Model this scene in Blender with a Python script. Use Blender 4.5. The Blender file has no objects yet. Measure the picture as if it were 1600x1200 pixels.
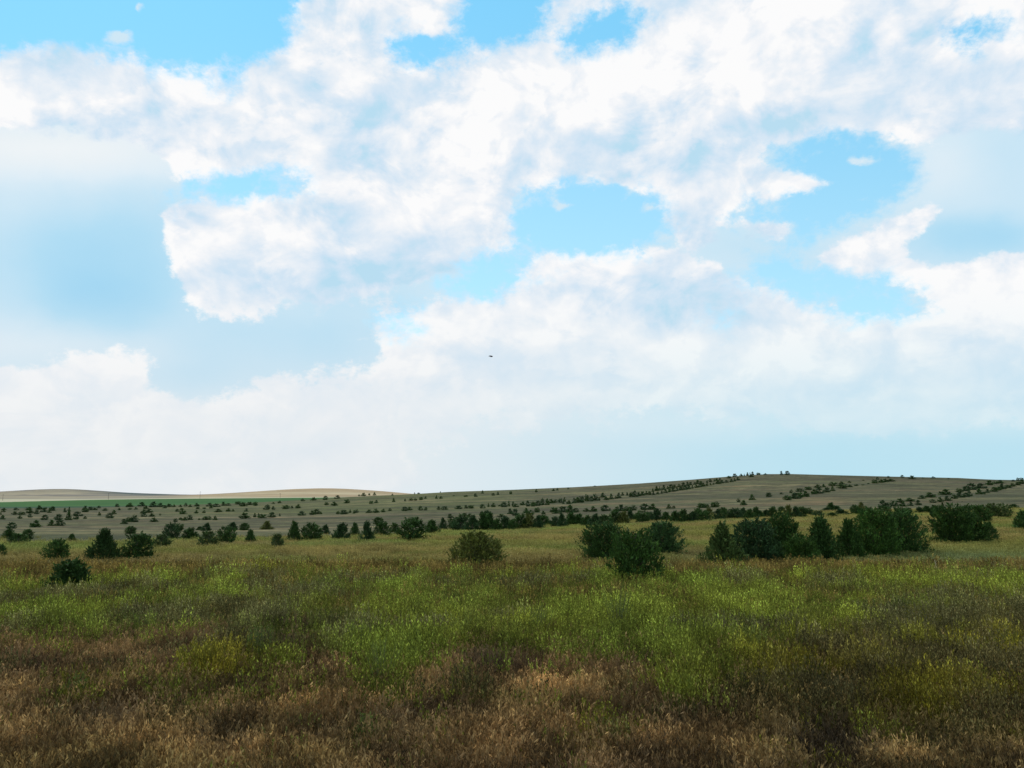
import bpy, math, random
import numpy as np
from mathutils import Vector

C = bpy.context.scene.collection
PI = math.pi
R = math.radians
rng = np.random.default_rng(7)
random.seed(7)

# ------------------------------------------------------------------ camera
CAM_H, PITCH, F = 4.5, R(7.95), 1231.0          # metres, radians, focal length in photo pixels (1600 wide)
cp, sp = math.cos(PITCH), math.sin(PITCH)
cam = bpy.data.cameras.new('camera')
cam.sensor_width = 36; cam.lens = F/1600*36
cam.clip_start = .1; cam.clip_end = 40000
co = bpy.data.objects.new('camera', cam); C.objects.link(co)
co.location = (0, 0, CAM_H); co.rotation_euler = (PI/2 + PITCH, 0, 0)
bpy.context.scene.camera = co

def slope(py):                                   # rise per metre of depth seen at a photo row
    return np.tan(PITCH + np.arctan((600 - np.asarray(py, float))/F))
def px_to_s(px, py):
    v = (600 - np.asarray(py, float))/F
    return (np.asarray(px, float) - 800)/F/(cp - v*sp)
def project(x, y, z):
    d = y*cp + (z - CAM_H)*sp
    d = np.maximum(d, .01)
    return 800 + F*x/d, 600 - F*((z - CAM_H)*cp - y*sp)/d

# ------------------------------------------------------------------ numpy noise
def _h(ix, iy, seed):
    n = (ix.astype(np.int64)*374761393 + iy.astype(np.int64)*668265263 + seed*1274126177) & 0x7fffffff
    n = ((n ^ (n >> 13))*1103515245) & 0x7fffffff
    n = (n ^ (n >> 16)) & 0xffff
    return n/65535.0
def vnoise(x, y, seed=0):
    x = np.asarray(x, float); y = np.asarray(y, float)
    ix, iy = np.floor(x), np.floor(y)
    fx, fy = x - ix, y - iy
    fx = fx*fx*(3 - 2*fx); fy = fy*fy*(3 - 2*fy)
    a, b = _h(ix, iy, seed), _h(ix+1, iy, seed)
    c, d = _h(ix, iy+1, seed), _h(ix+1, iy+1, seed)
    return (a*(1-fx) + b*fx)*(1-fy) + (c*(1-fx) + d*fx)*fy
def fbm(x, y, seed=0, o=4):
    s, a, t = 0, .5, 0
    for k in range(o):
        s = s + a*vnoise(x*2**k + 17*k, y*2**k - 9*k, seed + k); t += a; a *= .55
    return s/t
def sstep(a, b, x):
    t = np.clip((np.asarray(x, float) - a)/(b - a), 0, 1); return t*t*(3 - 2*t)

# ------------------------------------------------------------------ terrain
COLS = np.array([-500, 0, 200, 400, 500, 600, 700, 800, 1000, 1200, 1400, 1600, 2100.])
YK = [0, 60, 85, 150, 260, 480, 700, 850, 1000, 1400, 1800, 2300, 2800, 3400, 5000, 9000, 16000]
#            85   150  260  480  700  850  1000  1400 1800 2300
ROWS = {-500: (844, 828, 813, 800, 795, 791, 788, 785.5, 781, 776),
        0:    (843.5, 827, 812, 799.5, 794.5, 791, 788.5, 785, 781, 774),
        200:  (844, 827, 812, 799, 793, 789, 786, 780.8, 779, 776),
        400:  (845, 828, 812, 797, 789, 785.5, 783, 779, 778, 773),
        500:  (845, 827, 811, 794.5, 784, 781, 779.5, 777.5, 777, 770),
        600:  (845, 826, 809, 790, 778, 774.2, 773.5, 776, 777, 773),
        700:  (844, 824, 806, 787, 774.5, 769, 770.5, 775, 777, 777),
        800:  (843, 822, 803, 785, 771.5, 765.2, 766.5, 773, 777, 778),
        1000: (840, 815, 796, 778, 763, 755.6, 757.5, 768, 776, 778),
        1200: (838, 808, 791, 772, 750.5, 741.2, 744, 760, 772, 778),
        1400: (836, 807, 789, 769, 753, 745.3, 749, 763, 774, 778),
        1600: (835, 806, 789, 771, 758, 750.5, 754, 767, 775, 778),
        2100: (835, 806, 790, 774, 763, 757, 760, 770, 776, 778)}
SKY_X = [-500, 0, 50, 100, 140, 200, 270, 300, 340, 400, 450, 500, 530, 570, 600, 640, 700, 2100]
SKY_Y = [772, 768.2, 764.8, 763.6, 765.8, 770, 772.3, 773.2, 771.5, 767.8, 764.3, 762.8, 763, 765.5, 767.5, 771.2, 776, 779]
CR_X = [650, 700, 800, 900, 1000, 1080, 1130, 1200, 1240, 1300, 1400, 1500, 1550, 1600, 2100]
CR_Y = [771.2, 768.6, 765.3, 761, 755.4, 749.6, 745.5, 741, 740.9, 742.5, 745, 747, 749.6, 750.4, 757]
GX = np.arange(-500, 2101, 20.)
TZ = np.zeros((len(GX), len(YK)))
tab = np.array([ROWS[int(c)] for c in COLS])
def smooth(a, n):
    for _ in range(n):
        a[1:-1] = .25*a[:-2] + .5*a[1:-1] + .25*a[2:]
    return a
for k in range(10):
    yp = smooth(np.interp(GX, COLS, tab[:, k]), 12)
    if YK[k+2] == 850:
        w = sstep(640, 720, GX); cr = np.interp(GX, CR_X, CR_Y)
        yp = yp*(1-w) + cr*w
    TZ[:, k+2] = CAM_H + YK[k+2]*slope(yp)
sk = smooth(np.interp(GX, SKY_X, SKY_Y), 1)
TZ[:, 12] = CAM_H + 2800*slope(sk)
TZ[:, 13] = TZ[:, 12] - 9
TZ[:, 14] = -30; TZ[:, 15] = -60; TZ[:, 16] = -120
LK = np.log(np.array(YK, float) + 25)
# monotone-ish cubic (Catmull-Rom limited) along log depth
def _tangents(Z):
    d = (Z[:, 1:] - Z[:, :-1])/(LK[1:] - LK[:-1])
    m = np.zeros_like(Z)
    a, b = d[:, :-1], d[:, 1:]
    m[:, 1:-1] = np.where(a*b > 0, 2*a*b/(a + b + 1e-12*np.sign(a+b) + 1e-15), 0)
    m[:, 0] = 0; m[:, -1] = d[:, -1]
    return m
TM = _tangents(TZ)
S_OF_GX = (GX - 800)/F/(cp + .15*sp)
def height(x, y):
    x = np.asarray(x, float); y = np.asarray(y, float)
    r = np.hypot(x, y); a = np.arctan2(x, y)
    ac = np.clip(a, -R(46), R(46))
    Y = r*np.cos(ac); s = np.tan(ac)
    g = np.interp(s, S_OF_GX, np.arange(len(GX)))
    i = np.clip(np.floor(g).astype(int), 0, len(GX)-2); fx = g - i
    l = np.log(np.maximum(Y, 0) + 25)
    k = np.clip(np.searchsorted(LK, l, side='right') - 1, 0, len(LK)-2)
    h = LK[k+1] - LK[k]; t = np.clip((l - LK[k])/h, 0, 1)
    def ev(i):
        return ((2*t**3 - 3*t**2 + 1)*TZ[i, k] + (t**3 - 2*t**2 + t)*h*TM[i, k]
                + (-2*t**3 + 3*t**2)*TZ[i, k+1] + (t**3 - t**2)*h*TM[i, k+1])
    z = ev(i)*(1-fx) + ev(i+1)*fx
    bump = (fbm(x/7, y/7, 3, 3) - .5)*.35*sstep(4, 20, r)*(1 - sstep(300, 600, r))
    return z + bump
def ground_at(px, py, lift=0.0, ymin=9, ymax=3200):
    Y = np.exp(np.linspace(math.log(ymin), math.log(ymax), 1400))
    s = float(px_to_s(px, py))
    z = height(s*Y, Y) + lift
    _, q = project(s*Y, Y, z)
    hit = np.where(q <= py)[0]
    if len(hit) == 0:
        k = int(np.argmin(q))
    else:
        k = int(hit[0])
        if k > 0:
            f = (q[k-1] - py)/max(q[k-1] - q[k], 1e-9); y = Y[k-1] + f*(Y[k] - Y[k-1])
            return s*y, y, float(height(s*y, y))
    return s*Y[k], Y[k], float(height(s*Y[k], Y[k]))

# ------------------------------------------------------------------ mesh helpers
def tag(o, label=None, cat=None, group=None, kind=None):
    if label: o['label'] = label
    if cat: o['category'] = cat
    if group: o['group'] = group
    if kind: o['kind'] = kind
    return o
def mesh_from(name, V, Fq, cols=None, mat=None, smooth_=False):
    me = bpy.data.meshes.new(name)
    V = np.asarray(V, np.float32)
    if isinstance(Fq, np.ndarray):
        n = Fq.shape[1]
        me.vertices.add(len(V)); me.vertices.foreach_set('co', V.ravel())
        me.loops.add(Fq.size); me.loops.foreach_set('vertex_index', Fq.astype(np.int32).ravel())
        me.polygons.add(len(Fq)); me.polygons.foreach_set('loop_start', np.arange(0, Fq.size, n, dtype=np.int32))
        me.update(calc_edges=True)
    else:
        me.from_pydata([tuple(map(float, v)) for v in V], [], Fq)
    if cols is not None:
        at = me.color_attributes.new('col', 'FLOAT_COLOR', 'POINT')
        c4 = np.ones((len(V), 4), np.float32); c4[:, :3] = cols
        at.data.foreach_set('color', c4.ravel())
    if smooth_:
        me.polygons.foreach_set('use_smooth', np.ones(len(me.polygons), bool))
    if mat: me.materials.append(mat)
    me.validate()
    return me
def add_obj(name, me, parent=None, coll=None):
    o = bpy.data.objects.new(name, me); (coll or C).objects.link(o)
    if parent: o.parent = parent
    return o
def norm(a): return a/np.maximum(np.linalg.norm(a, axis=-1, keepdims=True), 1e-9)
def diamonds(P, D, L, W, r, fold=0.0):
    """leaf-like quads: centre P, direction D, length L, width W"""
    D = norm(D)
    rv = norm(r.normal(size=P.shape)); S = norm(np.cross(D, rv))
    a = P - D*L[:, None]*.5; b = P + D*L[:, None]*.5
    m = P + D*L[:, None]*.05
    V = np.stack([a, m + S*W[:, None]*.5, b, m - S*W[:, None]*.5], 1).reshape(-1, 3)
    Fq = np.arange(len(P)*4).reshape(-1, 4)
    return V, Fq
def tube(pts, rad, n=7):
    V, Fc = [], []
    for i, (p, q) in enumerate(zip(pts, rad)):
        p = Vector(p)
        d = (Vector(pts[min(i+1, len(pts)-1)]) - Vector(pts[max(i-1, 0)])).normalized()
        s = d.cross(Vector((.3, .9, .1))).normalized(); t = d.cross(s)
        for k in range(n):
            a = 2*PI*k/n; V.append(tuple(p + (s*math.cos(a) + t*math.sin(a))*q))
    for i in range(len(pts)-1):
        for k in range(n):
            Fc.append((i*n+k, i*n+(k+1) % n, (i+1)*n+(k+1) % n, (i+1)*n+k))
    Fc.append(tuple(range(n))[::-1]); Fc.append(tuple((len(pts)-1)*n+k for k in range(n)))
    return V, Fc
def join(parts):
    V, Fc = [], []
    for v, f in parts:
        b = len(V); V += list(v); Fc += [tuple(b+i for i in q) for q in f]
    return V, Fc

# ------------------------------------------------------------------ materials
def new_mat(name):
    m = bpy.data.materials.new(name); m.use_nodes = True
    nt = m.node_tree; nt.nodes.clear(); return m, nt, nt.nodes, nt.links
def leaf_mat(name, tinted=True, trans=.3, rough=.75, bright=1.0):
    m, nt, N, L = new_mat(name)
    out = N.new('ShaderNodeOutputMaterial')
    vc = N.new('ShaderNodeAttribute'); vc.attribute_name = 'col'
    mul = N.new('ShaderNodeMix'); mul.data_type = 'RGBA'; mul.blend_type = 'MULTIPLY'; mul.inputs[0].default_value = 1
    L.new(vc.outputs['Color'], mul.inputs[6])
    if tinted:
        ti = N.new('ShaderNodeAttribute'); ti.attribute_name = 'tint'; ti.attribute_type = 'INSTANCER'
        L.new(ti.outputs['Color'], mul.inputs[7])
    else:
        mul.inputs[7].default_value = (bright, bright, bright, 1)
    pr = N.new('ShaderNodeBsdfPrincipled'); pr.inputs['Roughness'].default_value = rough
    pr.inputs['Specular IOR Level'].default_value = .12
    tr = N.new('ShaderNodeBsdfTranslucent'); mx = N.new('ShaderNodeMixShader'); mx.inputs[0].default_value = trans
    L.new(mul.outputs[2], pr.inputs['Base Color']); L.new(mul.outputs[2], tr.inputs['Color'])
    L.new(pr.outputs[0], mx.inputs[1]); L.new(tr.outputs[0], mx.inputs[2]); L.new(mx.outputs[0], out.inputs[0])
    return m
def plain_mat(name, col, rough=.8, nscale=0, namp=.3):
    m, nt, N, L = new_mat(name)
    out = N.new('ShaderNodeOutputMaterial'); pr = N.new('ShaderNodeBsdfPrincipled')
    pr.inputs['Roughness'].default_value = rough
    pr.inputs['Base Color'].default_value = (*col, 1)
    if nscale:
        no = N.new('ShaderNodeTexNoise'); no.inputs['Scale'].default_value = nscale; no.inputs['Detail'].default_value = 4
        cr = N.new('ShaderNodeMix'); cr.data_type = 'RGBA'
        cr.inputs[6].default_value = (*[c*(1-namp) for c in col], 1); cr.inputs[7].default_value = (*[c*(1+namp) for c in col], 1)
        tc = N.new('ShaderNodeTexCoord'); L.new(tc.outputs['Object'], no.inputs['Vector'])
        L.new(no.outputs['Fac'], cr.inputs[0]); L.new(cr.outputs[2], pr.inputs['Base Color'])
    L.new(pr.outputs[0], out.inputs[0]); return m
M_LEAF = leaf_mat('meadow_plants')
M_JUN = leaf_mat('juniper_foliage', tinted=False, trans=.12, rough=.7)
M_FORB = leaf_mat('forb_leaves', tinted=False, trans=.35)
M_BARK = plain_mat('juniper_bark', (.075, .05, .035), .9, 9, .4)
M_STEM = plain_mat('weed_stem', (.10, .09, .035), .8, 20, .3)
M_WOOD = plain_mat('weathered_pole_wood', (.07, .06, .05), .9, 3, .3)
M_BIRD = plain_mat('dark_plumage', (.035, .02, .028), .8, 12, .3)
M_DRY = plain_mat('dry_stalk', (.50, .42, .26), .8, 14, .25)
M_DARKSTALK = plain_mat('dark_dead_stalk', (.035, .028, .02), .9, 14, .3)

# ground: vertex albedo of the land, sunlight put in for the hills, plus procedural mottling
def ground_mat(name, detail, bump=.4):
    m, nt, N, L = new_mat(name)
    out = N.new('ShaderNodeOutputMaterial'); pr = N.new('ShaderNodeBsdfPrincipled'); pr.inputs['Roughness'].default_value = .95
    pr.inputs['Specular IOR Level'].default_value = .1
    vc = N.new('ShaderNodeAttribute'); vc.attribute_name = 'col'
    geo = N.new('ShaderNodeNewGeometry')
    last = vc.outputs['Color']
    for sc, amp, stretch in detail:
        mp = N.new('ShaderNodeMapping'); mp.inputs['Scale'].default_value = (sc/stretch, sc, sc)
        L.new(geo.outputs['Position'], mp.inputs['Vector'])
        no = N.new('ShaderNodeTexNoise'); no.inputs['Scale'].default_value = 1; no.inputs['Detail'].default_value = 6
        no.inputs['Roughness'].default_value = .65
        L.new(mp.outputs[0], no.inputs['Vector'])
        mr = N.new('ShaderNodeMapRange'); mr.inputs[1].default_value = .3; mr.inputs[2].default_value = .7
        mr.inputs[3].default_value = 1 - amp; mr.inputs[4].default_value = 1 + amp
        L.new(no.outputs['Fac'], mr.inputs[0])
        vm = N.new('ShaderNodeVectorMath'); vm.operation = 'SCALE'
        L.new(last, vm.inputs[0]); L.new(mr.outputs[0], vm.inputs['Scale']); last = vm.outputs[0]
    L.new(last, pr.inputs['Base Color'])
    bp = N.new('ShaderNodeBump'); bp.inputs['Strength'].default_value = bump; bp.inputs['Distance'].default_value = .5
    L.new(no.outputs['Fac'], bp.inputs['Height']); L.new(bp.outputs[0], pr.inputs['Normal'])
    L.new(pr.outputs[0], out.inputs[0]); return m
M_GROUND = ground_mat('prairie_ground', [(.012, .22, 5), (.10, .30, 3.5), (.06, .30, 1), (.28, .42, 1), (.9, .25, 1.6)], .5)
M_CROP = ground_mat('crop_rows', [(.006, .18, 3), (.03, .16, 2)], .1)
M_HILL = ground_mat('dry_hill_fields', [(.004, .16, 3), (.02, .16, 1.5)], .1)

# ------------------------------------------------------------------ land colours (albedo of soil, crop and stubble; far hills raised as if sunlit)
def lerp3(a, b, w): return a*(1-w[..., None]) + np.asarray(b)*w[..., None]
def meadow_edge(px):      # depth where the yellow-green meadow gives way to the drier grey range
    return np.interp(px, [-500, 0, 200, 400, 600, 700, 900, 1100, 1250, 1600, 2100],
                     [74, 74, 76, 84, 96, 122, 140, 165, 185, 205, 215])
def land_colour(x, y, z):
    px, py = project(x, y, z)
    r = np.hypot(x, y)
    n1 = fbm(x/55, y/28, 11); n2 = fbm(x/9, y/6, 12); n3 = fbm(x/160, y/38, 13, 5); n4 = fbm(x/30, y/9, 14)
    c = np.tile(np.array([.112, .098, .062]), x.shape + (1,))                 # dry grey-brown range
    c = lerp3(c, (.140, .113, .078), sstep(.45, .7, n1))
    c = lerp3(c, (.088, .088, .048), sstep(.5, .72, n3)*.8)
    # greener tongue to the left of the hill
    g = sstep(170, 300, px)*(1 - sstep(720, 860, px))*sstep(290, 360, y)*(1 - sstep(640, 900, y + 0*x))
    g = np.maximum(g, sstep(330, 520, px)*(1 - sstep(640, 820, px))*sstep(430, 520, y)*.9)
    c = lerp3(c, (.125, .132, .048), g*(.55 + .45*n4))
    # pale streaks of short dry grass and bare earth
    st = sstep(.60, .70, fbm(x/70, y/7.5, 15, 3))*sstep(85, 130, y)*(1 - sstep(620, 800, y))
    c = lerp3(c, (.25, .195, .12), st*.8)
    st2 = sstep(.66, .74, fbm(x/60, y/16, 16, 3))*sstep(100, 150, y)*(1 - sstep(620, 800, y))
    c = lerp3(c, (.26, .165, .105), st2*.5)
    # bare reddish cut on the right slope
    cut = np.exp(-((px-1285)/45)**2 - ((py-782)/5)**2) + .7*np.exp(-((px-1215)/35)**2 - ((py-785)/2.2)**2) + .6*np.exp(-((px-1470)/60)**2 - ((py-783-.03*(1470-px))/3)**2)
    c = lerp3(c, (.33, .20, .13), np.clip(cut*(.3 + 1.1*n2), 0, 1)*.8)
    nb1 = fbm(x/85, y/60, 71, 5); nb2 = fbm(x/24, y/34, 72, 4); nb3 = fbm(x/300, y/22 + x/260, 73, 4)
    c = c*(.62 + .36*nb1 + .40*nb2)[..., None]
    c = lerp3(c, (.070, .076, .036), sstep(.50, .66, nb3)*.75)
    c = lerp3(c, (.155, .145, .075), sstep(.55, .70, fbm(x/260, y/17 + x/300, 74, 4))*.6)
    far_dry = sstep(60, 90, y); c = c*(1 - .36*far_dry)[..., None]*np.array([1.03, 1.05, .78])
    # meadow
    me = meadow_edge(px) + (n2 - .5)*22
    m = 1 - sstep(-6, 6, y - me)
    mc = np.tile(np.array([.150, .140, .036]), x.shape + (1,))
    mc = lerp3(mc, (.185, .135, .055), sstep(.5, .68, n1))
    mc = lerp3(mc, (.105, .090, .045), sstep(.56, .7, n4)*.6)
    c = c*(1-m[..., None]) + mc*m[..., None]
    # soil beneath the tall weeds
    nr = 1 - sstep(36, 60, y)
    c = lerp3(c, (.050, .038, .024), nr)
    return c

# ------------------------------------------------------------------ ground sheet (polar grid), split by land use
rad = np.concatenate([[0.0, 1.2, 2.4, 3.6, 5, 6.5], np.exp(np.linspace(math.log(8), math.log(15500), 640))])
ang = np.concatenate([np.linspace(-180, -48, 34)[:-1], np.linspace(-48, 48, 641), np.linspace(48, 180, 34)[1:-1]])
ang = np.radians(ang)
RR, AA = np.meshgrid(rad, ang, indexing='ij')
GXm, GYm = RR*np.sin(AA), RR*np.cos(AA)
GZm = height(GXm, GYm)
nA = len(ang)
i = np.arange(len(rad)-1)[:, None]; j = np.arange(nA)[None, :]
quads = np.stack([i*nA + j, (i+1)*nA + j, (i+1)*nA + (j+1) % nA, i*nA + (j+1) % nA], -1).reshape(-1, 4)
allV = np.stack([GXm, GYm, GZm], -1).reshape(-1, 3)
allV[:nA] = allV[0]
ctr = allV[quads].mean(1)
cpx, cpy = project(ctr[:, 0], ctr[:, 1], ctr[:, 2])
front = ctr[:, 1] > 50
# the irrigated crop lies on the flat below the left hills
near_edge = np.interp(cpx, [-500, 0, 150, 300, 400, 500, 560, 600], [700, 700, 715, 790, 850, 960, 1120, 1400])
far_edge = np.interp(cpx, [-500, 0, 60, 200, 400, 500, 600], [1400, 1400, 1480, 1560, 1620, 1600, 1400])
is_crop = front & (cpx < 600) & (ctr[:, 1] > near_edge) & (ctr[:, 1] < far_edge)
is_hill = front & ~is_crop & (ctr[:, 1] > np.where(cpx < 600, far_edge, 1500))
def sheet(name, mask, mat, colfn, label, cat):
    q = quads[mask]; used, inv = np.unique(q, return_inverse=True)
    V = allV[used]; cols = colfn(V[:, 0], V[:, 1], V[:, 2])
    o = add_obj(name, mesh_from(name, V, inv.reshape(-1, 4), cols, mat, True))
    return tag(o, label, cat, kind='structure')
def crop_colour(x, y, z):
    n = fbm(x/220, y/60, 21)
    c = np.tile(np.array([.026, .088, .014]), x.shape + (1,))
    c = lerp3(c, (.044, .112, .018), sstep(.4, .7, n))
    return lerp3(c, (.020, .056, .022), 1 - sstep(740, 860, y))
def hill_colour(x, y, z):
    px, py = project(x, y, z)
    n = fbm(x/260, y/150, 22, 5); s = fbm(x/420, z/2.2, 23, 4)
    c = np.tile(np.array([.36, .255, .145]), x.shape + (1,))  # stubble tan, made brighter to carry the sunlight on the far hills
    c = lerp3(c, (.42, .33, .20), sstep(.45, .7, n))
    grey = 1 - sstep(230, 330, px)
    c2 = np.tile(np.array([.29, .235, .155]), x.shape + (1,))
    c2 = lerp3(c2, (.17, .145, .115), sstep(.46, .60, s))
    c = c*(1-grey[..., None]) + c2*grey[..., None]
    strip = (1 - sstep(1800, 1980, y))
    c = lerp3(c, (.46, .40, .26), strip*.9)
    # darker scrub along the ridge between the two hills
    rid = np.exp(-((px-235)/75)**2)*sstep(2350, 2700, y)
    c = lerp3(c, (.055, .075, .070), np.clip(rid*1.6, 0, 1)*.95)
    rid2 = sstep(2640, 2740, y)*(1 - sstep(360, 420, px))*.75 + sstep(2740, 2790, y)*sstep(360, 420, px)*.4
    c = lerp3(c, (.10, .09, .075), np.clip(rid2, 0, 1))
    return c
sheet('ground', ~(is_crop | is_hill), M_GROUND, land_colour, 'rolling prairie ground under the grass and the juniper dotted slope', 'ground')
sheet('field', is_crop, M_CROP, crop_colour, 'flat dark green irrigated crop field below the left hills', 'field')
sheet('hills', is_hill, M_HILL, hill_colour, 'far tan stubble hills beyond the green crop field', 'hills')

# ------------------------------------------------------------------ meadow plants: source clumps
src = bpy.data.collections.new('plant_sources')          # not linked to the scene; only instanced
subs = {}
def source(kind, k, V, Fc, cols, mat):
    if kind not in subs:
        subs[kind] = bpy.data.collections.new('src_' + kind); src.children.link(subs[kind])
    me = mesh_from('%s_%02d' % (kind, k), V, Fc, cols, mat)
    o = bpy.data.objects.new('%s_%02d' % (kind, k), me); subs[kind].objects.link(o)

def blades(n, r, rad_, hmin, hmax, w, lean, colA, colB):
    V, Fc, cl, tips = [], [], [], []
    for _ in range(n):
        a = r.uniform(0, 2*PI); q = rad_*math.sqrt(r.uniform()); b = np.array([q*math.cos(a), q*math.sin(a), -.03])
        la = a + r.normal()*.8; ld = np.array([math.cos(la), math.sin(la), 0]); L_ = r.uniform(hmin, hmax); ln = abs(r.normal())*lean + .08
        sa = r.uniform(0, PI); sd = np.array([math.cos(sa), math.sin(sa), 0])*w*r.uniform(.6, 1.3)*.5
        base = len(V); col = np.array(colA) + (np.array(colB) - np.array(colA))*r.uniform(); col = col*r.uniform(.65, 1.3)
        for t, ww in ((0, 1), (.45, .9), (.8, .6)):
            p = b + np.array([0, 0, L_*t*(1 - .25*ln*t)]) + ld*L_*ln*t*t
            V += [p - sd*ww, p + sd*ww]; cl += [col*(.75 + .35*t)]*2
        p = b + np.array([0, 0, L_*(1 - .25*ln)]) + ld*L_*ln
        V.append(p); cl.append(col*1.1)
        Fc += [(base, base+1, base+3, base+2), (base+2, base+3, base+5, base+4), (base+4, base+5, base+6)]
        tips.append((p, ld))
    return V, Fc, cl, tips
def add_diamonds(V, Fc, cl, P, D, L_, W_, cols, r):
    v, f = diamonds(np.array(P), np.array(D), np.array(L_), np.array(W_), r)
    b = len(V); V += list(v); Fc += [tuple(int(b+k) for k in q) for q in f]
    for c in cols: cl += [c]*4

def dry_tuft(k):          # cheatgrass: thin culms, drooping seed heads
    r = np.random.default_rng(100+k)
    V, Fc, cl, tips = blades(20, r, .15, .28, .66, .010, .26, (.50, .41, .29), (1.0, .82, .58))
    P, D, L_, W_, cc = [], [], [], [], []
    for p, ld in tips:
        if r.uniform() < .8:
            hc = np.array([1.75, 1.42, 1.02])*r.uniform(.6, 1.2)
            for q in range(4):
                d = ld*r.uniform(.1, .8) + np.array([0, 0, r.uniform(.4, 1.6)*(1 if r.uniform() < .6 else -1)]) + r.normal(size=3)*.22
                P.append(p - np.array([0, 0, .02*q]) + r.normal(size=3)*.012); D.append(d); L_.append(r.uniform(.045, .095)); W_.append(r.uniform(.012, .024)); cc.append(hc*r.uniform(.8, 1.2))
    add_diamonds(V, Fc, cl, P, D, L_, W_, cc, r)
    source('dry', k, V, Fc, np.array(cl), M_LEAF)
def forb(k):              # leafy upright weed
    r = np.random.default_rng(200+k)
    V, Fc, cl, tips = blades(8, r, .13, .70, 1.25, .009, .13, (.45, .42, .20), (.7, .66, .32))
    P, D, L_, W_, cc = [], [], [], [], []
    for p, ld in tips:
        b = np.array([p[0]*.35, p[1]*.35, 0])
        for q in range(24):
            t = r.uniform(.20, 1.02); c = b + (p - b)*t; a = r.uniform(0, 2*PI)
            o_ = np.array([math.cos(a), math.sin(a), 0])*r.uniform(.01, .10)*(1.25 - t)
            P.append(c + o_); D.append(o_*8 + np.array([0, 0, r.uniform(.2, 1.3)])); L_.append(r.uniform(.045, .105)); W_.append(r.uniform(.016, .034))
            cc.append(np.array([1.0, 1.0, 1.0])*(r.uniform(.40, 1.25) if r.uniform() < .88 else 2.1)*(.6 + .55*t))  # a few leaves coloured much brighter as painted glints
    add_diamonds(V, Fc, cl, P, D, L_, W_, cc, r)
    source('forb', k, V, Fc, np.array(cl), M_LEAF)
def meadow(k):            # coarser clump for the middle distance
    r = np.random.default_rng(300+k)
    V, Fc, cl, tips = blades(26, r, .42, .20, .48, .030, .35, (.7, .7, .7), (1.1, 1.1, 1.1))
    P, D, L_, W_, cc = [], [], [], [], []
    for p, ld in tips:
        P.append(p); D.append(ld + r.normal(size=3)*.5); L_.append(r.uniform(.06, .14)); W_.append(r.uniform(.025, .05)); cc.append(np.array([1.15]*3)*r.uniform(.7, 1.25))
    add_diamonds(V, Fc, cl, P, D, L_, W_, cc, r)
    source('meadow', k, V, Fc, np.array(cl), M_LEAF)
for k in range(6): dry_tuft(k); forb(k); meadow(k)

def scatter(name, X, Y, tint, scl, kind, label, cat):
    n = len(X); Z = height(X, Y)
    me = bpy.data.meshes.new(name)
    me.vertices.add(n); me.vertices.foreach_set('co', np.stack([X, Y, Z], -1).astype(np.float32).ravel())
    def at(nm, ty, arr, key):
        a = me.attributes.new(nm, ty, 'POINT'); a.data.foreach_set(key, arr)
    t4 = np.ones((n, 4), np.float32); t4[:, :3] = tint
    at('tint', 'FLOAT_COLOR', t4.ravel(), 'color')
    rot = np.stack([rng.normal(0, .10, n), rng.normal(0, .10, n), rng.uniform(0, 2*PI, n)], -1).astype(np.float32)
    at('rot', 'FLOAT_VECTOR', rot.ravel(), 'vector')
    at('scl', 'FLOAT_VECTOR', np.asarray(scl, np.float32).ravel(), 'vector')
    at('pick', 'INT', rng.integers(0, 6, n).astype(np.int32), 'value')
    me.update()
    o = add_obj(name, me)
    ng = bpy.data.node_groups.new('scatter_' + name, 'GeometryNodeTree')
    ng.interface.new_socket('Geometry', in_out='INPUT', socket_type='NodeSocketGeometry')
    ng.interface.new_socket('Geometry', in_out='OUTPUT', socket_type='NodeSocketGeometry')
    N, L = ng.nodes, ng.links
    gi, go = N.new('NodeGroupInput'), N.new('NodeGroupOutput')
    ci = N.new('GeometryNodeCollectionInfo'); ci.inputs['Collection'].default_value = subs[kind]
    ci.inputs['Separate Children'].default_value = True; ci.inputs['Reset Children'].default_value = True
    ip = N.new('GeometryNodeInstanceOnPoints'); ip.inputs['Pick Instance'].default_value = True
    def named(nm, ty):
        a = N.new('GeometryNodeInputNamedAttribute'); a.data_type = ty; a.inputs['Name'].default_value = nm; return a.outputs['Attribute']
    L.new(gi.outputs[0], ip.inputs['Points']); L.new(ci.outputs[0], ip.inputs['Instance'])
    L.new(named('pick', 'INT'), ip.inputs['Instance Index'])
    e2r = N.new('FunctionNodeEulerToRotation'); L.new(named('rot', 'FLOAT_VECTOR'), e2r.inputs[0])
    L.new(e2r.outputs[0], ip.inputs['Rotation']); L.new(named('scl', 'FLOAT_VECTOR'), ip.inputs['Scale'])
    L.new(ip.outputs[0], go.inputs[0])
    md = o.modifiers.new('scatter', 'NODES'); md.node_group = ng
    return tag(o, label, cat, kind='stuff')

def spread(n, y0, y1, power, smax=.95):
    """random points in the wedge in front of the camera; density falls with depth**-power"""
    u = rng.uniform(size=n); e = 2 - power
    Y = (y0**e + u*(y1**e - y0**e))**(1/e)
    return rng.uniform(-smax, smax, n)*Y, Y

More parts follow.
